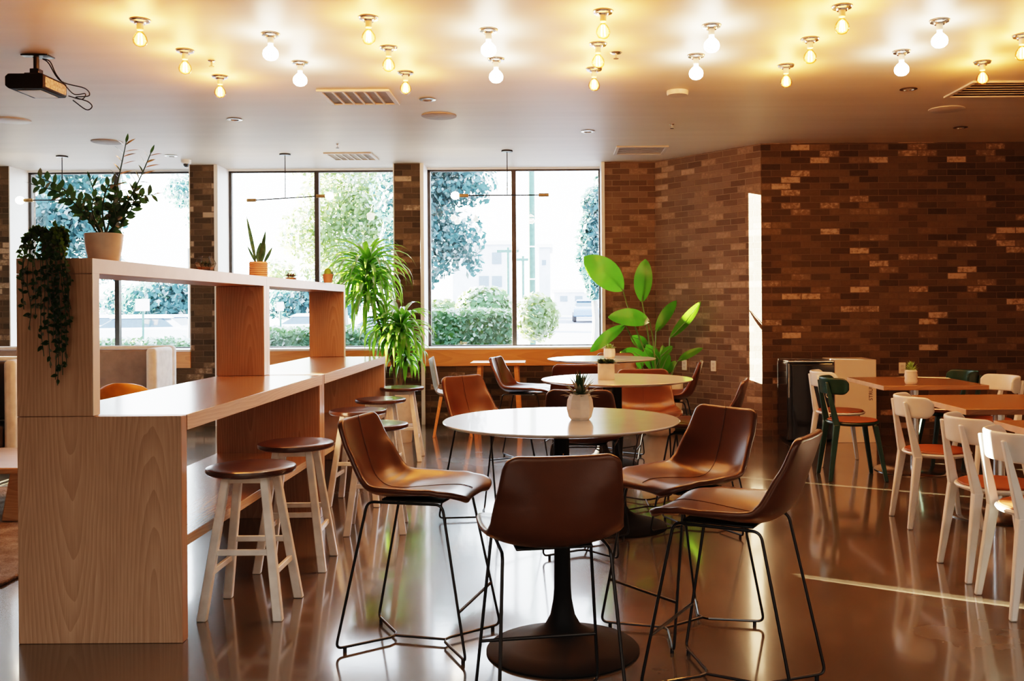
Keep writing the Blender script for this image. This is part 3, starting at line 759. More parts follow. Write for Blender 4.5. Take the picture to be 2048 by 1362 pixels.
def make_dining_chair(mat, nm='dining_chair'):
    root = empty(nm)
    # facing +Y
    MB().lathe([(0,.425),(.17,.425),(.205,.437),(.212,.447),(.208,.455),(0,.455)], 40, sy=.97).build('seat', mat, root)
    MB().lathe([(0,.4555),(.192,.4555),(.198,.460),(.192,.466),(0,.467)], 40, sy=.97).build('seat_pad', M['tan_pad'], root)
    for sx in (-1, 1):
        MB().bar((sx*.195, .205, 0), (sx*.145, .135, .43), .030, .028, .042, .040).build('leg', mat, root, bevel=.007)
        lg = MB(); lg.bar((sx*.190, -.225, 0), (sx*.155, -.165, .44), .030, .030, .046, .050)
        lg.build('leg', mat, root, bevel=.007)
        MB().bar((sx*.155, -.165, .43), (sx*.125, -.232, .77), .044, .050, .028, .020).build('back_post', mat, root, bevel=.006)
    rows = []; Rr = .215; cy = -.028
    NA, NZ = 24, 7
    for k in range(NZ+1):
        v = k/NZ; row = []
        for j in range(NA+1):
            a = math.radians(-76+152*j/NA); 
            e = min(j, NA-j)/NA*math.radians(152)*Rr
            half = .066
            if e < .05: half = .066*math.sqrt(max(.15, 1-(1-e/.05)**2))
            z = .738+half*(2*v-1)
            zr = (z-.738)
            row.append(Vector(((Rr-zr*.0)*math.sin(a), cy-(Rr+zr*.10)*math.cos(a), z+0.0)))
        rows.append(row)
    MB().grid(rows).build('backrest', mat, root, solid=.018, soff=0, sub=1)
    return root
gw = make_dining_chair(M['whiteplastic']); gg = make_dining_chair(M['green'])
DC = [('w', 2.48, 8.22, 0, 'white dining chair in front of the black cabinet, behind the dark green chair'),
 ('g', 2.37, 7.54, -.03, 'dark green dining chair with brown seat at the left of the farthest square table'),
 ('g', 3.36, 8.12, PI, 'dark green dining chair behind the right corner of the farthest square table'),
 ('w', 3.42, 7.52, PI+.12, 'white dining chair at the right of the farthest square table, back sunlit'),
 ('w', 2.40, 5.96, -.06, 'white dining chair at the left of the middle square table'),
 ('w', 2.26, 4.84, -.04, 'white dining chair standing behind the nearest white dining chair'),
 ('w', 2.21, 4.28, -.05, 'nearest white dining chair at the right edge, back and seat sunlit')]
fst = {'w': True, 'g': True}
for k, x, y, a, lab in DC:
    pr = gw if k == 'w' else gg; g_ = 'white dining chairs' if k == 'w' else 'dark green dining chairs'
    if fst[k]: pr.location = (x, y, 0); pr.rotation_euler.z = a-PI/2; tag(pr, lab, 'chair', g_); fst[k] = False
    else: dup(pr, (x, y, 0), a-PI/2, lab, 'chair', g_)

# ------------------------------------------------------------------ small table plants
def rosette(mb, c, n, l0, l1, w, up0=.2, up1=1.3, rnd=.1, sag=.004, fold=.3):
    for i in range(n):
        a = i*2.39996+R.random()*.2; t = i/max(1, n-1); el = up0+(up1-up0)*t+R.uniform(-rnd, rnd); ln_ = l0+(l1-l0)*t
        d = Vector((math.cos(a)*math.cos(el), math.sin(a)*math.cos(el), math.sin(el)))
        b_ = Vector(c)+Vector((math.cos(a), math.sin(a), 0))*.006*(1-t)
        mb.leaf(b_, b_+d*ln_, w, sag, fold=fold, seg=4, peak=.35)
def potted(name, loc, prof, potmat, build, leafm, lab, cat='potted plant', group=None, seg=36, flat=False, rz=0):
    root = empty(name, loc, rz, lab, cat, group)
    MB().lathe(prof, seg).build('pot', potmat, root, smooth=not flat, ang=40)
    r_, z_ = prof[-1]
    MB().lathe([(0,z_-.006),(r_*.97,z_-.006),(0,z_+.001)], 20).build('soil', M['soil'], root)
    mb = MB(); build(mb, z_); mb.build('foliage', leafm, root, recalc=False)
    return root
# faceted white pot on nearest table
potted('potted_succulent', (.105, 3.79, .92), [(.036,0),(.046,.012),(.054,.045),(.050,.080),(.040,.102),(.037,.103),(.036,.09)], M['pot_white'],
  lambda mb, z: rosette(mb, (0,0,z-.005), 34, .075, .115, .017, .05, 1.45), M['leaf_succ'], 'faceted white pot with spiky dark succulent on the nearest round table', seg=8, flat=True)
potted('potted_succulent', (.325, 5.86, .92), [(.050,0),(.052,.003),(.052,.100),(.047,.100),(.047,.088)], M['pot_cream'],
  lambda mb, z: [rosette(mb, (dx,dy,z+.004), 14, .050, .042, .028, .1, 1.2) for dx, dy in ((-.035,0),(.02,.02),(.03,-.02),(0,-.03),(-.01,.03))], M['leaf_succ'], 'pale cylinder pot of low succulents on the middle round table')
potted('potted_succulent', (.49, 8.30, .92), [(.040,0),(.050,.012),(.052,.05),(.048,.085),(.042,.085),(.042,.075)], M['pot_cream'],
  lambda mb, z: rosette(mb, (0,0,z), 20, .065, .055, .030, .2, 1.3), M['leaf_succ_light'], 'small cream pot with pale succulent on the farthest round table', seg=10, flat=True)
potted('potted_succulent', (2.83, 7.52, .738), [(.036,0),(.045,.008),(.05,.03),(.046,.05),(.051,.07),(.046,.09),(.048,.105),(.038,.115),(.036,.105)], M['pot_white'],
  lambda mb, z: rosette(mb, (0,0,z-.004), 26, .06, .09, .022, .3, 1.4), M['leaf_succ_light'], 'white ribbed pot with bright green succulent on the square wooden table', seg=24)

# ------------------------------------------------------------------ plants on the bar shelf
SH = 1.585
# ZZ plant
root = empty('zz_plant', (at(208,517,4.25).x, 4.25, SH), 0, 'leafy dark plant in a cream tapered pot on the bar top shelf', 'potted plant')
base = root.location.copy()
MB().lathe([(0,0),(.057,0),(.063,.004),(.075,.06),(.082,.124),(.078,.127),(.074,.124),(.071,.10)], 40, capt=False).build('pot', M['pot_cream'], root)
MB().lathe([(0,.10),(.068,.10),(0,.105)], 24).build('soil', M['soil'], root)
stems = [([(198,461),(165,425),(125,388),(60,367)], 4.00, 24, .034), ([(202,461),(180,430),(155,400),(110,368),(75,355)], 4.06, 22, .030),
 ([(212,461),(228,400),(243,330),(253,281)], 4.12, 22, .018), ([(218,461),(258,400),(283,350),(303,303)], 4.05, 22, .018),
 ([(218,461),(250,425),(280,395),(312,388)], 4.10, 14, .034), ([(206,461),(196,410),(178,352)], 4.18, 7, .016),
 ([(212,461),(205,420),(215,375),(235,368)], 3.98, 14, .032), ([(205,461),(185,425),(188,392)], 4.0, 14, .032), ([(220,461),(235,430),(240,395)], 4.08, 16, .034),
 ([(214,461),(232,440),(222,400)], 4.0, 14, .032), ([(222,461),(262,420),(270,375)], 4.12, 14, .032), ([(206,461),(190,440),(160,420)], 4.1, 10, .028)]
stm = MB(); lf = MB()
for ps, Y, nl, w in stems:
    pts = [at(x, y if i else 470, 4.25+(Y-4.06)*min(1, i/2))-base for i, (x, y) in enumerate(ps)]
    cv = curve(pts, 10); stm.tube(cv, .0045, 6, .002)
    m_ = len(cv)
    nl = int(nl*.8)
    for k in range(nl):
        t = .22+.78*k/nl; i = min(m_-2, int(t*(m_-1))); c = cv[i]; d = (cv[i+1]-cv[i]).normalized()
        s_ = 1 if k % 2 else -1
        side = d.cross(Vector((0,1,0))).normalized()*s_
        dirn = (side*.85+d*.5+Vector((0, R.uniform(-.5,.5), R.uniform(-.15,.2)))).normalized()
        ll = R.uniform(.040,.058)
        if w < .02: ll += .014
        if w < .02: nrm = Vector((0,.3,1)); sd = dirn.cross(Vector((0,.2,1)))
        else: sd = dirn.cross(Vector((R.uniform(-.5,.5),1,R.uniform(-.3,.3))))
        lf.leaf(c, c+dirn*ll, w*R.uniform(.62,.85), .003, side=sd, seg=5, peak=.45)
    lf.leaf(cv[-2], cv[-2]+(cv[-1]-cv[-3]).normalized()*.045, w*.8, 0, side=Vector((1,0,0)) if abs((cv[-1]-cv[-3]).x) < .01 else None, seg=5)
stm.build('stems', M['stem_d'], root); lf.build('foliage', M['leaf_dark'], root, recalc=False)
# trailing plant
root = empty('trailing_plant', (-2.10, 4.0, SH), 0, 'dark trailing vine plant hanging down the bar end panel', 'potted plant')
MB().lathe([(0,0),(.040,0),(.043,.004),(.048,.088),(.044,.090),(.042,.08)], 32).build('pot', M['pot_dark'], root)
vn = MB(); lf = MB()
def vine_leaf(c, d, sz):
    a = R.uniform(0, 6.28); dirn = (Vector((math.cos(a)*.8, R.uniform(-.6,.1), math.sin(a)*.7-.15))+d*.4).normalized()
    lf.leaf(c, c+dirn*sz, sz*.55, .002, side=dirn.cross(Vector((R.uniform(-.4,.4), 1, R.uniform(-.4,.4)))), seg=4, peak=.38)
ends = [(-.005,-.545),(-.03,-.47),(.03,-.45),(-.055,-.42),(-.125,-.30),(-.135,-.22),(-.09,-.26),(.045,-.30),(.035,-.38),(.055,-.22),(-.02,-.36),(-.06,-.30),(.0,-.42),(-.10,-.15),(.02,-.50),(.05,-.12),(-.14,-.12),(-.04,-.2),(.01,-.25),(-.015,-.52)]
for x, z in ends:
    x += .085; z *= .955
    x0 = max(-.045, min(.045, x*.5)); ye = -.115-R.uniform(.006,.03)
    pts = curve([(x0*.6, -.01, .085), (x0, -.055, .105), (x*.8, ye, .03), (x*.95+R.uniform(-.01,.01), ye-.005, z*.35), (x+R.uniform(-.012,.012), ye, z*.7), (x, ye+.003, z)], 8)
    vn.tube(pts, .0016, 5)
    m_ = len(pts); nl = int(8+abs(z)*48)
    for k in range(nl):
        i = min(m_-2, int(k/nl*(m_-1))); c = pts[i].lerp(pts[i+1], R.random()); vine_leaf(c, pts[i+1]-pts[i], R.uniform(.020,.032))
for k in range(60):
    a = R.uniform(0, 6.28); rr = R.uniform(.0,.065); c = Vector((math.cos(a)*rr, math.sin(a)*rr, .09+R.uniform(0,.055)*(1-rr*8))); vine_leaf(c, Vector((math.cos(a)*.01,0,.02)), R.uniform(.022,.034))
for x, z in ((-.10,.06),(-.115,.02),(-.095,.0),(.07,.03),(.085,.06),(-.08,.08)):
    pts = curve([(0,-.01,.09),(x*.6,-.03,.12),(x,-.05,z)], 6); vn.tube(pts, .0015, 5)
    for q in pts[3:]:
        for _ in range(3): vine_leaf(q, Vector((0,0,-.01)), R.uniform(.020,.030))
vn.build('stems', M['stem_d'], root); lf.build('foliage', M['leaf_ivy'], root, recalc=False)
# terrariums
def terrarium(px, py, w, h, lab, Y):
    p = at(px, py, Y); root = empty('glass_terrarium', (p.x, Y, SH), .4, lab, 'terrarium', 'faceted glass terrariums on the bar top shelf')
    w2 = w*.5
    MB().lathe([(w2*.72,0),(w2,h*.5),(w2*.62,h)], 6, capt=False).build('glass_shell', M['boxglass'], root, smooth=False)
    fr = MB()
    for k in range(6):
        a0, a1 = k*PI/3, (k+1)*PI/3
        P = lambda r, a, z: Vector((r*math.cos(a), r*math.sin(a), z))
        fr.tube([P(w2*.72,a0,.002), P(w2,a0,h*.5), P(w2*.62,a0,h)], .0016, 5)
        fr.tube([P(w2*.72,a0,.002), P(w2*.72,a1,.002)], .0016, 5).tube([P(w2,a0,h*.5), P(w2,a1,h*.5)], .0016, 5).tube([P(w2*.62,a0,h), P(w2*.62,a1,h)], .0016, 5)
    fr.build('metal_frame', M['frame'], root)
    MB().lathe([(0,.002),(w2*.70,.002),(w2*.80,.018),(0,.020)], 6).build('gravel', M['pot_terra'], root, smooth=False)
    lf = MB()
    for dx, dy in ((0,0),(.018,.01),(-.02,-.008)): rosette(lf, (dx,dy,.02), 12, .03, .035, .012, .2, 1.3)
    lf.build('foliage', M['leaf_succ'], root, recalc=False)
terrarium(411, 541, .11, .078, 'glass terrarium with succulents in front of the brick pier', 5.24)
terrarium(582, 560, .10, .070, 'small glass terrarium right of the snake plant', 7.08)
# snake plant
root = empty('snake_plant', (at(517,553,6.45).x, 6.45, SH), 0, 'snake plant in a ribbed terracotta-pink pot on the bar shelf', 'potted plant')
pr = [(0,0),(.056,0)]
for k in range(7): z = .008+k*.014; pr += [(.063,z),(.059,z+.008)]
pr += [(.058,.106),(.053,.106),(.052,.095)]
MB().lathe(pr, 36).build('pot', plain('ribbed_clay', (.60,.36,.25), .6), root)
for bx, tx, tz, w in ((-.012,-.075,.42,.026),(-.02,-.085,.22,.018),(.01,.055,.32,.030),(.02,.042,.27,.042),(.03,.085,.21,.026),(0,.02,.24,.045)):
    yy = R.uniform(-.02,.02)
    MB().leaf((bx,yy,.09), (tx,yy*2,tz), w, .008, side=(1,.3,0), seg=8, peak=.45, fold=.2).build('leaf', M['leaf_snake'], root, recalc=False)
# cactus pot
root = empty('potted_cactus', (at(656,564,7.9).x, 7.9, SH), 0, 'brown pot with pale fuzzy cactus at the far end of the bar shelf', 'potted plant')
MB().lathe([(0,0),(.034,0),(.046,.07),(.041,.072),(.040,.06)], 28).build('pot', M['pot_terra'], root)
MB().lathe([(0,.055),(.030,.058),(.034,.08),(.026,.108),(.010,.12),(0,.121)], 14).build('cactus_body', M['leaf_succ_light'], root)
lf = MB()
for k in range(14):
    a = R.uniform(0,6.28); lf.leaf((.02,0,.06), (.05+R.random()*.06, R.uniform(-.05,.05), .03+R.random()*.08), .012, .01)
lf.build('trailing_leaves', M['leaf_ivy'], root, recalc=False)

# ------------------------------------------------------------------ big floor plants
# bird of paradise
Yp = 10.15
root = empty('bird_of_paradise_plant', (1.12, Yp, 0), 0, 'tall bird of paradise plant with broad bright green leaves in the brick corner', 'potted plant')
MB().lathe([(0,0),(.13,0),(.17,.04),(.235,.22),(.262,.40),(.262,.56),(.245,.62),(.225,.62),(.215,.58)], 48, capt=False).build('planter', M['pot_white'], root)
MB().lathe([(0,.57),(.222,.57),(0,.58)], 24).build('soil', M['soil'], root)
def bl(pa, pb, w, dep, sag, stempts, side=None, tw=0):
    """blade from base pixel pa to tip pixel pb"""
    o_ = root.location
    A = at(*pa, Yp+dep)-o_; B = at(*pb, Yp+dep*1.3)-o_
    st_ = [at(*q, Yp+dep*.6)-o_ for q in stempts]
    D = (B-A).normalized(); side = D.cross(Vector((0,1,0))).normalized()+Vector((0,(side or (0,.4,0))[1]*.6,0))
    f = MB().leaf(A, B, w, sag, side=side, seg=16, fold=.14, peak=.5, twist=tw, pw=.6).build('leaf', M['leaf_bright'], root, recalc=False, sub=1)
    MB().tube(curve([Vector((R.uniform(-.05,.05), R.uniform(-.05,.05), .56))]+st_+[A], 6), .011, 8, .006).build('leaf_stalk', M['stem'], f)
    MB().tube([A+Vector((0,-.006,0)), A.lerp(B, .5)+Vector((0,-.010,sag*.8)), B.lerp(A,.05)+Vector((0,-.004,0))], .007, 6, .002).build('midrib', M['stem'], f)
bl((1246,581),(1168,513), .30, -.15, .05, [(1305,740),(1262,632)], side=(.55,-.3,.85))
bl((1284,604),(1291,518), .20, .0, .02, [(1307,740),(1294,655)], side=(1,.5,0))
bl((1299,643),(1216,634), .19, -.25, .07, [(1312,740),(1306,680)], side=(.1,-.5,.6))
bl((1250,650),(1180,704), .13, -.1, .05, [(1303,740),(1272,690)], side=(.4,-.5,.5))
bl((1312,664),(1353,601), .13, .1, .03, [(1313,740),(1311,700)], side=(.6,.8,.2))
bl((1340,676),(1402,603), .12, .17, -.03, [(1320,740),(1336,705)], side=(.4,.7,.5))
bl((1356,722),(1406,696), .085, -.3, .02, [(1335,770),(1345,745)], side=(0,1,.5))
bl((1300,722),(1238,708), .16, -.35, .06, [(1308,745),(1304,735)], side=(0,.6,.8))
bl((1322,712),(1345,692), .08, -.2, .0, [(1316,745)], side=(.3,.7,.4))
bl((1295,700),(1262,672), .14, .15, .05, [(1304,745)], side=(.5,.5,.5))
bl((1318,720),(1288,690), .10, -.1, .04, [(1312,745)], side=(.5,.5,.5))
bl((1330,735),(1325,690), .09, .1, .01, [(1322,750)], side=(1,.3,0))
bl((1285,735),(1270,705), .09, .1, .01, [(1300,755)], side=(1,.3,0))
bl((1306,742),(1290,700), .12, -.15, .03, [(1310,750)])
bl((1322,745),(1338,708), .10, -.2, .02, [(1316,752)])
bl((1310,745),(1312,695), .11, .05, .02, [(1310,755)])
bl((1330,748),(1352,722), .09, -.1, .02, [(1322,756)])
bl((1284,745),(1254,722), .11, -.25, .04, [(1298,752)])
# dracaena
Yd = 9.75
dl = at(800, 780, Yd)
root = empty('dracaena_plant', (dl.x, Yd, 0), 0, 'tall dracaena with drooping strap leaves in a cream planter by the brick pier', 'potted plant')
MB().lathe([(0,0),(.115,0),(.12,.01),(.150,.50),(.155,.53),(.14,.53),(.138,.48)], 40, capt=False).build('planter', M['pot_cream'], root)
MB().lathe([(0,.47),(.138,.47),(0,.48)], 24).build('soil', M['soil'], root)
heads = [((735,545), .10, 95, .66), ((735,590), -.10, 64, .56), ((803,665), -.15, 80, .50), ((812,715), .05, 40, .36), ((768,655), .0, 40, .42)]
for (px, py), dy, n, ln_ in heads:
    H_ = at(px, py, Yd+dy)-root.location
    MB().tube(curve([(R.uniform(-.05,.05), R.uniform(-.05,.05), .47), (H_.x*.3, H_.y*.3, .47+(H_.z-.47)*.4), (H_.x, H_.y, H_.z+.02)], 6), .016, 8, .012).build('trunk', M['trunk'], root)
    lf = MB()
    for k in range(n):
        a = k*2.39996; t = k/n; el = -.1+1.35*t+R.uniform(-.15,.15); l_ = ln_*R.uniform(.75,1.05)
        d = Vector((math.cos(a), math.sin(a), 0)); c = H_+Vector((0,0,-.05+.14*t))
        # arching leaf built from a bent path
        rows = []; sg = 8; w = R.uniform(.040,.058)
        sd = Vector((-d.y, d.x, 0)); pos = c.copy(); ang = el
        for i in range(sg+1):
            u = i/sg; ww = w/2*(math.sin(PI*min(1, u*1.0+.12))**.7 if u < .98 else .03)
            nrm = Vector((-d.x*math.sin(ang), -d.y*math.sin(ang), math.cos(ang)))
            rows.append([pos-sd*ww+nrm*ww*.4, pos.copy(), pos+sd*ww+nrm*ww*.4])
            pos = pos+(d*math.cos(ang)+Vector((0,0,math.sin(ang))))*l_/sg
            ang -= (.28+.10*(1-t))*(.7+u*.6)
            ang = max(ang, -1.45)
        lf.grid(rows)
    lf.build('leaf_crown', M['leaf_drac'], root, recalc=False)

# ------------------------------------------------------------------ furniture by the windows and lounge, left
# small high table against the sill
p = at(997, 722, 10.6)
root = empty('small_side_table', (p.x, 10.6, 0), 0, 'small wooden table against the window sill, behind the leather chairs', 'table')
MB().box(-.30,.30,-.22,.22,.735,.765).build('tabletop', M['honey'], root, bevel=.003)
for sx in (-1,1):
    for sy in (-1,1): MB().bar((sx*.24,sy*.17,0),(sx*.20,sy*.15,.735),.045,.045).build('leg', M['honey'], root, bevel=.004)
root = empty('shell_chair', (at(905,760,10.25).x, 10.25, 0), -PI/2+.1, 'pale grey shell chair with wooden legs beside the white window trim', 'chair')
rows = []
for q in curve([Vector(v) for v in ((.22,.42,.20),(.15,.44,.22),(0,.43,.225),(-.14,.44,.22),(-.19,.50,.215),(-.215,.62,.20),(-.24,.76,.17),(-.25,.82,.10))], 3):
    rows.append([Vector((u*q.z, q.x+.05*u*u*(1 if q.y > .48 else 0), q.y+.03*u*u)) for u in [-1,-.75,-.5,-.25,0,.25,.5,.75,1]])
MB().grid(rows).build('shell', plain('pale_grey_shell', (.42,.37,.32), .5), root, solid=.014, sub=1, recalc=False)
for sx in (-1,1):
    for sy in (-1,1): MB().bar((sx*.21,sy*.20,0),(sx*.13,sy*.12,.43),.026,.026,.036,.036).build('leg', M['honey'], root, bevel=.004)
# lounge sofas
def sofa(x0, x1, y0, y1, zt, cush, lab, legs=True, base=.16):
    root = empty('lounge_sofa', ((x0+x1)/2, (y0+y1)/2, 0), 0, lab, 'sofa', 'high backed lounge sofas')
    w, d = (x1-x0)/2, (y1-y0)/2; t = .10
    MB().box(-w, w, d-t, d, base, zt).build('back_shell', M['sofa_white'], root, bevel=.04, bseg=4)
    MB().box(-w, -w+t, -d, d-t-.001, base, zt-.02).build('side_wing', M['sofa_white'], root, bevel=.035, bseg=4)
    MB().box(w-t, w, -d*.2, d-t-.001, base, zt-.01).build('side_wing', M['sofa_white'], root, bevel=.035, bseg=4)
    MB().box(-w+t+.01, w-t-.01, d-t-.12, d-t-.002, .46, zt-.03).build('back_cushion', cush, root, bevel=.025, bseg=3)
    MB().box(-w+t+.01, w-t-.01, -d, d-t-.01, base+.10, .44).build('seat_cushion', cush, root, bevel=.03, bseg=3)
    MB().box(-w+t, w-t, -d+.02, d-t-.01, base, base+.10).build('seat_base', M['sofa_white'], root, bevel=.02)
    for sx in (-1,1):
        x = sx*(w-.04)
        MB().tube(smooth_path([(x,-d*.7,base),(x,-d*.75,.012),(x,d*.75,.012),(x,d*.7,base)], .03), .010).build('sled_leg', M['brassleg'], root)
    return root
sofa(-5.55, -3.72, 8.55, 9.40, 1.02, M['sofa_grey'], 'white high backed sofa with taupe cushions seen through the bar shelf')
sofa(-7.6, -4.35, 7.35, 8.15, .98, M['sofa_dark'], 'white and charcoal sofa at the left edge behind the coffee table')
# mustard chair
root = empty('shell_chair', (at(257,780,7.65).x, 7.72, 0), 0, 'mustard orange shell chair, its rounded back seen past the bar shelf', 'chair')
rows = []
for q in curve([Vector(v) for v in ((.22,.41,.20),(.15,.43,.23),(0,.42,.24),(-.13,.43,.245),(-.19,.50,.25),(-.215,.62,.25),(-.235,.72,.225),(-.245,.775,.17),(-.248,.795,.09))], 3):
    rows.append([Vector((u*q.z, q.x+.09*u*u*(1 if q.y > .46 else .2), q.y+.02*u*u*(1 if q.y < .5 else -1))) for u in [-1,-.75,-.5,-.25,0,.25,.5,.75,1]])
MB().grid(rows).build('shell', M['mustard'], root, solid=.014, sub=1, recalc=False)
for sx in (-1,1):
    for sy in (-1,1): MB().tube([(sx*.20,sy*.20,0),(sx*.12,sy*.12,.42)], .009).build('leg', M['brassleg'], root)
# coffee table
root = empty('coffee_table', (-4.1, 6.45, .022), 0, 'low wooden coffee table on the rug at the left edge', 'table')
MB().box(-.85,.85,-.45,.45,.315,.355).build('tabletop', M['table_tan'], root, bevel=.008)
for sx in (-1,1): MB().hexa([(sx*.62+a*.06, b_*.38, 0) for a, b_ in ((-1,-1),(1,-1),(1,1),(-1,1))], [(sx*.70+a*.07, b_*.40, .315) for a, b_ in ((-1,-1),(1,-1),(1,1),(-1,1))]).build('leg', M['table_tan'], root, bevel=.01)
# rug
rg = MB().box(-6.4,-2.75,4.72,7.3,0,.02).build('rug', M['rug'], bevel=.008); tag(rg, 'shaggy beige rug under the coffee table', 'rug')

# ------------------------------------------------------------------ cabinets by the brick wall
def textmesh(body, size, mat, parent, loc, rot, name='lettering'):
    cu = bpy.data.curves.new(name, 'FONT'); cu.body = body; cu.size = size; cu.extrude = .0008; cu.align_x = 'CENTER'; cu.align_y = 'CENTER'
    t = bpy.data.objects.new('tmp', cu); col.objects.link(t); dg = bpy.context.evaluated_depsgraph_get()
    me = bpy.data.meshes.new_from_object(t.evaluated_get(dg)); bpy.data.objects.remove(t)
    me.materials.clear(); me.materials.append(mat)
    o = bpy.data.objects.new(name, me); col.objects.link(o); o.parent = parent; o.location = loc; o.rotation_euler = rot; return o
x0 = at(1585,800,9.45).x; x1 = at(1670,800,9.45).x; x2 = at(1753,800,9.45).x
root = empty('black_cabinet', ((x0+x1)/2, 9.68, 0), 0, 'glossy black cabinet with chrome top edge against the brick wall', 'cabinet')
w = (x1-x0)/2
MB().box(-w-.045, w-.001, -.20, .22, .02, .80).build('body', M['binblack'], root, bevel=.012)
MB().box(-w, w-.002, -.222, -.202, .03, .775).build('front_panel', M['binblack'], root, bevel=.004)
MB().box(-w-.04, w-.003, -.225, .20, .801, .818).build('top_edge', M['chrome'], root, bevel=.004)
MB().tube([(-w-.03,-.212,.45),(-w-.03,-.212,.79)], .006).build('chrome_strip', M['chrome'], root)
textmesh('CO', .075, M['inkw'], root, (w-.06,-.2235,.50), (PI/2, -PI/2, 0))
root = empty('white_cabinet', ((x1+x2)/2, 9.66, 0), 0, 'white upright panel cabinet with sideways dark letters beside the black one', 'cabinet')
w = (x2-x1)/2
MB().box(-w+.002, w, -.21, .24, .0, .825).build('body', M['binwhite'], root, bevel=.004)
textmesh('STRUN', .052, M['ink'], root, (w-.055,-.2115,.50), (PI/2, -PI/2, 0))
# outlets
def outlet(px, py, lab, ang):
    if ang:  # on the angled wall
        k = (px-VX)/F; # intersect x = k*y with wall line
        d = cB-cA; s_ = (k*cA.y-cA.x)/(d.x-k*d.y); P = cA+d*s_; rz = math.atan2(d.y, d.x); y = P.y
    else:
        y = RY; P = Vector((at(px,py,RY).x, RY)); rz = 0
    z = at(px, py, y).z
    root = empty('wall_outlet', (P.x, P.y, z), rz, lab, 'outlet', 'wall outlets on the brick walls')
    MB().box(-.036,.036,-.012,-.001,-.058,.058).build('cover_plate', M['outlet'], root, bevel=.003)
    MB().box(-.017,.017,-.014,-.012,.006,.036).box(-.017,.017,-.014,-.012,-.036,-.006).build('sockets', M['ventw'], root, bevel=.001)
outlet(1369, 730, 'left one of the two pale outlets on the angled brick wall', True)
outlet(1427, 732, 'right one of the two pale outlets on the angled brick wall', True)
outlet(1804, 736, 'wall outlet behind the succulent on the square wooden table', False)

# ------------------------------------------------------------------ outside
def gz(x, y):
    k = min(1, max(0, (x+4)/3.5)); left = -.15-.005*(y-12); right = -.15+(y-12)*.0108
    return left*(1-k)+right*k
rows = []
for j in range(25):
    y = 11.76+(j/24)**2*110; rows.append([Vector((x, y, gz(x, y))) for x in [-80,-50,-30,-20,-12,-8,-6,-4,-3,-2,-1,0,1,3,6,12,30]])
struct(MB().grid(rows).build('ground', M['asphalt']))
def tree(x, y, blobs, n, sz, mat, lab, trunk_h=2.0, cat='tree', group=None, tr=.15, name='street_tree'):
    g = gz(x, y); root = empty(name, (x, y, g), 0, lab, cat, group)
    MB().tube(curve([(0,0,-.1),(.05,0,trunk_h*.5),(0,.05,trunk_h)], 5), tr, 9, tr*.6).build('trunk', M['bark'], root)
    mb = MB(); tot = sum(a*b_*c for *_, a, b_, c in blobs)
    for bx, by, bz, a, b_, c in blobs:
        for _ in range(int(n*a*b_*c/tot)):
            v = Vector((R.gauss(0,1), R.gauss(0,1), R.gauss(0,1))).normalized(); r_ = R.random()**.45
            p = Vector((bx+v.x*a*r_, by+v.y*b_*r_, bz+v.z*c*r_-g))
            mb.card(p, (v+Vector((R.uniform(-1,1),R.uniform(-1,1),R.uniform(-.5,1)))), sz*R.uniform(.6,1.3), .55)
    mb.build('crown', mat, root, recalc=False, smooth=False)
GT2 = 'trees outside the windows'
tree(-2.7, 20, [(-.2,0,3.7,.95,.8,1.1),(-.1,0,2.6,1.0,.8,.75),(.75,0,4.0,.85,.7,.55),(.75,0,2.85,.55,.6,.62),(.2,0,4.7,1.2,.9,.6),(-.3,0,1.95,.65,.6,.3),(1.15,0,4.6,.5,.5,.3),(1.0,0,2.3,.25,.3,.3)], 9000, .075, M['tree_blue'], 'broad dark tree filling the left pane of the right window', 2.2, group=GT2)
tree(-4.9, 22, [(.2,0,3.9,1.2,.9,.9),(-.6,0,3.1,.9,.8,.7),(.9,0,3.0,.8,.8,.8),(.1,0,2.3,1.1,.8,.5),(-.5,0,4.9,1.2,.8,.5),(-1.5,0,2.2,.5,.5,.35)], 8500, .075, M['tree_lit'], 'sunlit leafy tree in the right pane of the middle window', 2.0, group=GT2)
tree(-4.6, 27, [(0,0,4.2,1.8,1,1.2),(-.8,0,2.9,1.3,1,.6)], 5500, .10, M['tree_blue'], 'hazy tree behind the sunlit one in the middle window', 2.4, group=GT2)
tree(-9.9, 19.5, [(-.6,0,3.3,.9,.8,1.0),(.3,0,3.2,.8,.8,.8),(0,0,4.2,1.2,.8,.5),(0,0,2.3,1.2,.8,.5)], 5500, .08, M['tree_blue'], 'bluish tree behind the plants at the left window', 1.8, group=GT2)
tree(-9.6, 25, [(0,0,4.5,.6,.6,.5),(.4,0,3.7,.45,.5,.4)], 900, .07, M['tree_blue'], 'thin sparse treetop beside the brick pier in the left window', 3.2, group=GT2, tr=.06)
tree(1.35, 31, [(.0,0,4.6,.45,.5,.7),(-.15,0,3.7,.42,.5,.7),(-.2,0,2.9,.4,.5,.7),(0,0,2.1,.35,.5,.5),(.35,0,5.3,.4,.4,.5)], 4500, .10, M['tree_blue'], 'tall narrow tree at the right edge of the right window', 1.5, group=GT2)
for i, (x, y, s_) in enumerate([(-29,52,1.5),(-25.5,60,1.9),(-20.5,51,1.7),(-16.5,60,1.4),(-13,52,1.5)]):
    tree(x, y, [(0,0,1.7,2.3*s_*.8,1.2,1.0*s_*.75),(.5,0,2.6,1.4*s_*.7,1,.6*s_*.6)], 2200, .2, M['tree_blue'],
      ['leftmost', 'second from the left', 'middle', 'fourth from the left', 'rightmost'][i]+' hazy tree of the distant line beyond the parked cars', 1.5, group='distant hazy tree line')
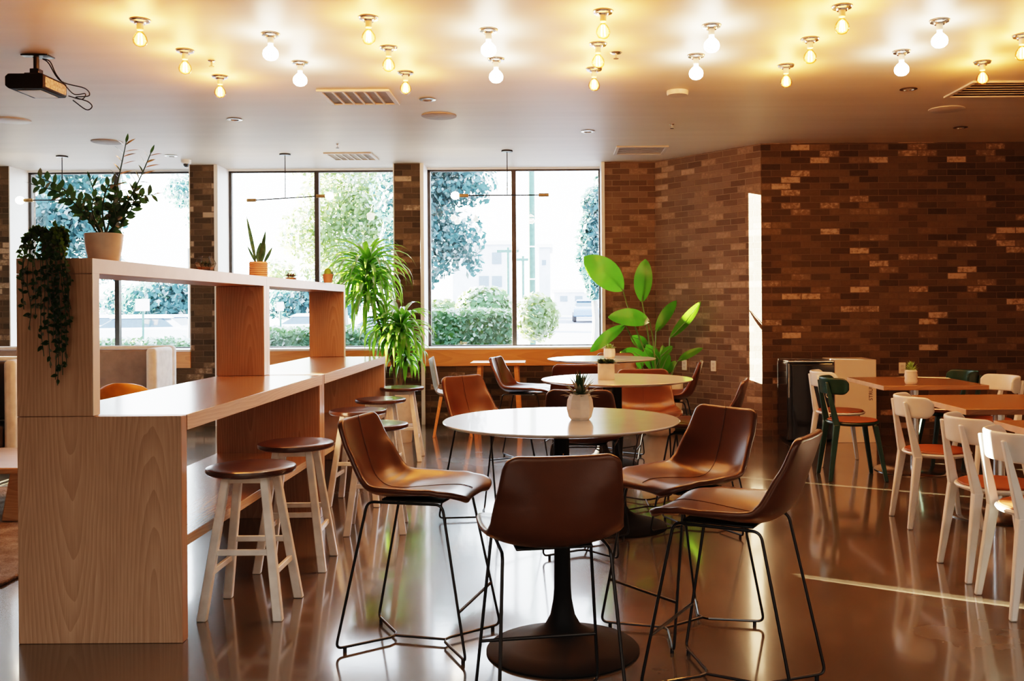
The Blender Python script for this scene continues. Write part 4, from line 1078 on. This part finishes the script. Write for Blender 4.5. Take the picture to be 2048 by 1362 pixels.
def hedge(x0, x1, y, d, zt, n, lab, mat='hedge', name='hedge'):
    g = gz((x0+x1)/2, y); root = empty(name, ((x0+x1)/2, y, g), 0, lab, 'hedge', 'hedges outside')
    w = (x1-x0)/2; h = zt-g
    mb = MB().box(-w+.04, w-.04, -d+.04, d-.04, -.1, h-.05)
    for _ in range(n):
        f = R.random()
        if f < .55: p = Vector((R.uniform(-w,w), -d, R.uniform(0,h))); nn = Vector((0,-1,.3))
        elif f < .9: p = Vector((R.uniform(-w,w), R.uniform(-d,d), h)); nn = Vector((0,-.3,1))
        else: p = Vector((R.choice((-w,w)), R.uniform(-d,d), R.uniform(0,h))); nn = Vector((1,0,.3))
        p += Vector((R.gauss(0,.02),R.gauss(0,.02),R.gauss(0,.025)))
        mb.card(p, nn+Vector((R.uniform(-.8,.8),R.uniform(-.8,.8),R.uniform(-.8,.8))), R.uniform(.03,.06), .6)
    mb.build('foliage', M[mat], root, recalc=False, smooth=False)
hedge(-4.68, -2.4, 15, .5, 1.03, 5200, 'clipped hedge outside the middle window')
hedge(-2.3, -.62, 14.7, .5, 1.29, 5200, 'taller clipped hedge outside the left pane of the right window')
hedge(-9.5, -4.8, 15.4, .4, .86, 4200, 'low hedge outside the left window')
def shrub(x, y, z, a, c, n, lab, mat):
    g = gz(x, y); root = empty('shrub', (x, y, g), 0, lab, 'shrub', 'shrubs outside')
    mb = MB()
    for _ in range(n):
        v = Vector((R.gauss(0,1), R.gauss(0,1), R.gauss(0,1))).normalized(); r_ = R.random()**.3
        mb.card(Vector((v.x*a*r_, v.y*a*.7*r_, z-g+v.z*c*r_)), v+Vector((R.uniform(-.6,.6),)*3), R.uniform(.05,.09), .6)
    mb.build('foliage', M[mat], root, recalc=False, smooth=False)
shrub(-1.25, 17.5, 1.35, .55, .42, 1500, 'rounded shrub behind the taller hedge', 'hedge')
shrub(-.35, 20.5, 1.15, .50, .55, 1400, 'bushy shrub at the foot of the utility pole', 'tree_lit')
shrub(-2.3, 19.2, 1.25, .5, .3, 900, 'pale shrub left of the rounded shrub', 'tree_lit')
# utility pole
x = at(1064, 600, 22).x; g = gz(x, 22)
root = empty('utility_pole', (x, 22, g), 0, 'tall weathered green utility pole outside the right window', 'utility pole')
MB().tube([(0,0,-.1),(0,0,8)], .085, 16, .07).build('pole_shaft', M['pole'], root)
for z in (1.05, 1.35, 2.0, 2.75): MB().lathe([(.088,z-g),(.094,z-g),(.094,z-g+.035),(.088,z-g+.035)], 16, capb=False, capt=False).build('metal_band', M['trimwhite'], root)
MB().box(-.22,-.09,-.06,.06,.95-g,1.5-g).build('meter_box', M['stucco'], root, bevel=.01)
# power poles far
for px, lab in ((1016, 'thin power pole with crossarm left of the mullion, far outside'), (1046, 'thin power pole with crossarm right of the mullion, far outside')):
    x = at(px, 560, 48).x; g = gz(x, 48); root = empty('power_pole', (x, 48, g), 0, lab, 'power pole', 'far power poles')
    zt = at(px, 495 if px == 1016 else 512, 48).z
    MB().tube([(0,0,0),(0,0,zt-g)], .07, 8).build('pole_shaft', M['pole'], root)
    MB().box(-.55,.55,-.05,.05,zt-g-.25,zt-g-.12).build('crossarm', M['pole'], root, smooth=False)
# houses
def house(pxa, pxb, pyt, Y, lab, wins, depth=8):
    a = at(pxa, pyt, Y); b_ = at(pxb, pyt, Y); g = -.4
    root = empty('house', ((a.x+b_.x)/2, Y, g), 0, lab, 'building', 'pale buildings across the street'); w = (b_.x-a.x)/2; h = a.z-g
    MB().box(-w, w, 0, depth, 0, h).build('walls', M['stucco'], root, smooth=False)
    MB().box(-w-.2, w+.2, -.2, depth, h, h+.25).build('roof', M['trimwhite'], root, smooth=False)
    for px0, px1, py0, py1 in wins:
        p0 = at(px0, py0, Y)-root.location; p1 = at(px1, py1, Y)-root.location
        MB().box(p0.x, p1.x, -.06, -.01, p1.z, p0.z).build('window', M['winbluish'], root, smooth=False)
house(905, 1026, 490, 62, 'pale two storey building behind the magnolia tree', [(984,1003,505,528),(958,978,552,574),(984,1004,552,574)])
house(1078, 1100, 495, 70, 'pale lilac building right of the utility pole', [(1084,1092,520,530)])
house(1108, 1230, 585, 85, 'long low white building at the end of the street', [(1120,1135,592,603),(1150,1165,592,603)])
house(200, 480, 598, 80, 'low pale building beyond the car park', [(230,250,604,614),(300,320,604,614)])
# cars
def make_car(paint, name='parked_car'):
    root = empty(name)
    MB().prism([(-2.2,.35),(-2.15,.78),(-1.95,.90),(-1.1,1.04),(1.4,1.06),(2.1,.98),(2.2,.65),(2.15,.32)], -.88, .88).build('body', paint, root, bevel=.08, bseg=3)
    MB().hexa([(-1.05,-.80,.98),(1.45,-.80,.98),(1.45,.80,.98),(-1.05,.80,.98)], [(-.45,-.64,1.36),(1.0,-.64,1.36),(1.0,.64,1.36),(-.45,.64,1.36)]).build('windows', M['carglass'], root, bevel=.05)
    MB().hexa([(-.60,-.69,1.34),(1.12,-.69,1.34),(1.12,.69,1.34),(-.60,.69,1.34)], [(-.35,-.58,1.46),(.90,-.58,1.46),(.90,.58,1.46),(-.35,.58,1.46)]).build('roof', paint, root, bevel=.02)
    for sx in (-1.35, 1.35):
        for sy in (-.80, .80):
            MB().tube([(sx, sy-.1, .32), (sx, sy+.1, .32)], .32, 20).build('wheel', M['tyre'], root)
    return root
cw = make_car(M['carwhite']); cb_ = make_car(M['carblue']); GC = 'cars parked across the street'
def put(c, x, y, rz, lab, first):
    loc_ = (x, y, gz(x, y))
    if first: c.location = loc_; c.rotation_euler.z = rz; tag(c, lab, 'car', GC)
    else: dup(c, loc_, rz, lab, 'car', GC)
put(cw, at(618,640,38).x, 38, 0, 'white car parked behind the hedge in the middle window', True)
put(cw, at(356,640,44).x, 44, PI/2+.3, 'white car next to the brick pier in the left window', False)
put(cw, at(268,640,31).x, 31, .2, 'white car behind the street sign in the left window', False)
put(cw, at(205,640,38.5).x, 38.5, .1, 'white car left of the mullion in the left window', False)
put(cw, at(775,650,33).x, 33, 0, 'white car glimpsed between the bar and the dracaena', False)
put(cb_, at(1173,620,62).x, 62, PI/2, 'dark blue car on the road in the right window', True)
put(cb_, at(318,640,36).x, 36, PI/2, 'dark car parked between white cars in the left window', False)
def sign(px, py, Y, w, h, lab):
    p = at(px, py, Y); g = gz(p.x, Y); root = empty('street_sign', (p.x, Y, g), 0, lab, 'sign', 'street signs outside')
    MB().tube([(0,0,0),(0,0,p.z-g)], .035, 8).build('post', M['pole'], root)
    MB().box(-w,w,-.06,-.03,p.z-g-h,p.z-g+h).build('sign_plate', M['trimwhite'], root, smooth=False)
sign(286, 610, 30, .22, .19, 'white rectangular street sign seen through the left window')
sign(561, 613, 32, .12, .15, 'small white street sign seen through the middle window')

# ------------------------------------------------------------------ colour management
scene.view_settings.view_transform = 'Filmic'
scene.view_settings.look = 'High Contrast'
scene.view_settings.exposure = 0.66
cy = scene.cycles
cy.use_denoising = True
cy.max_bounces = 8; cy.diffuse_bounces = 4; cy.glossy_bounces = 4; cy.transmission_bounces = 6; cy.transparent_max_bounces = 12
cy.caustics_reflective = False; cy.caustics_refractive = False
cy.sample_clamp_indirect = 8
cy.use_light_tree = True
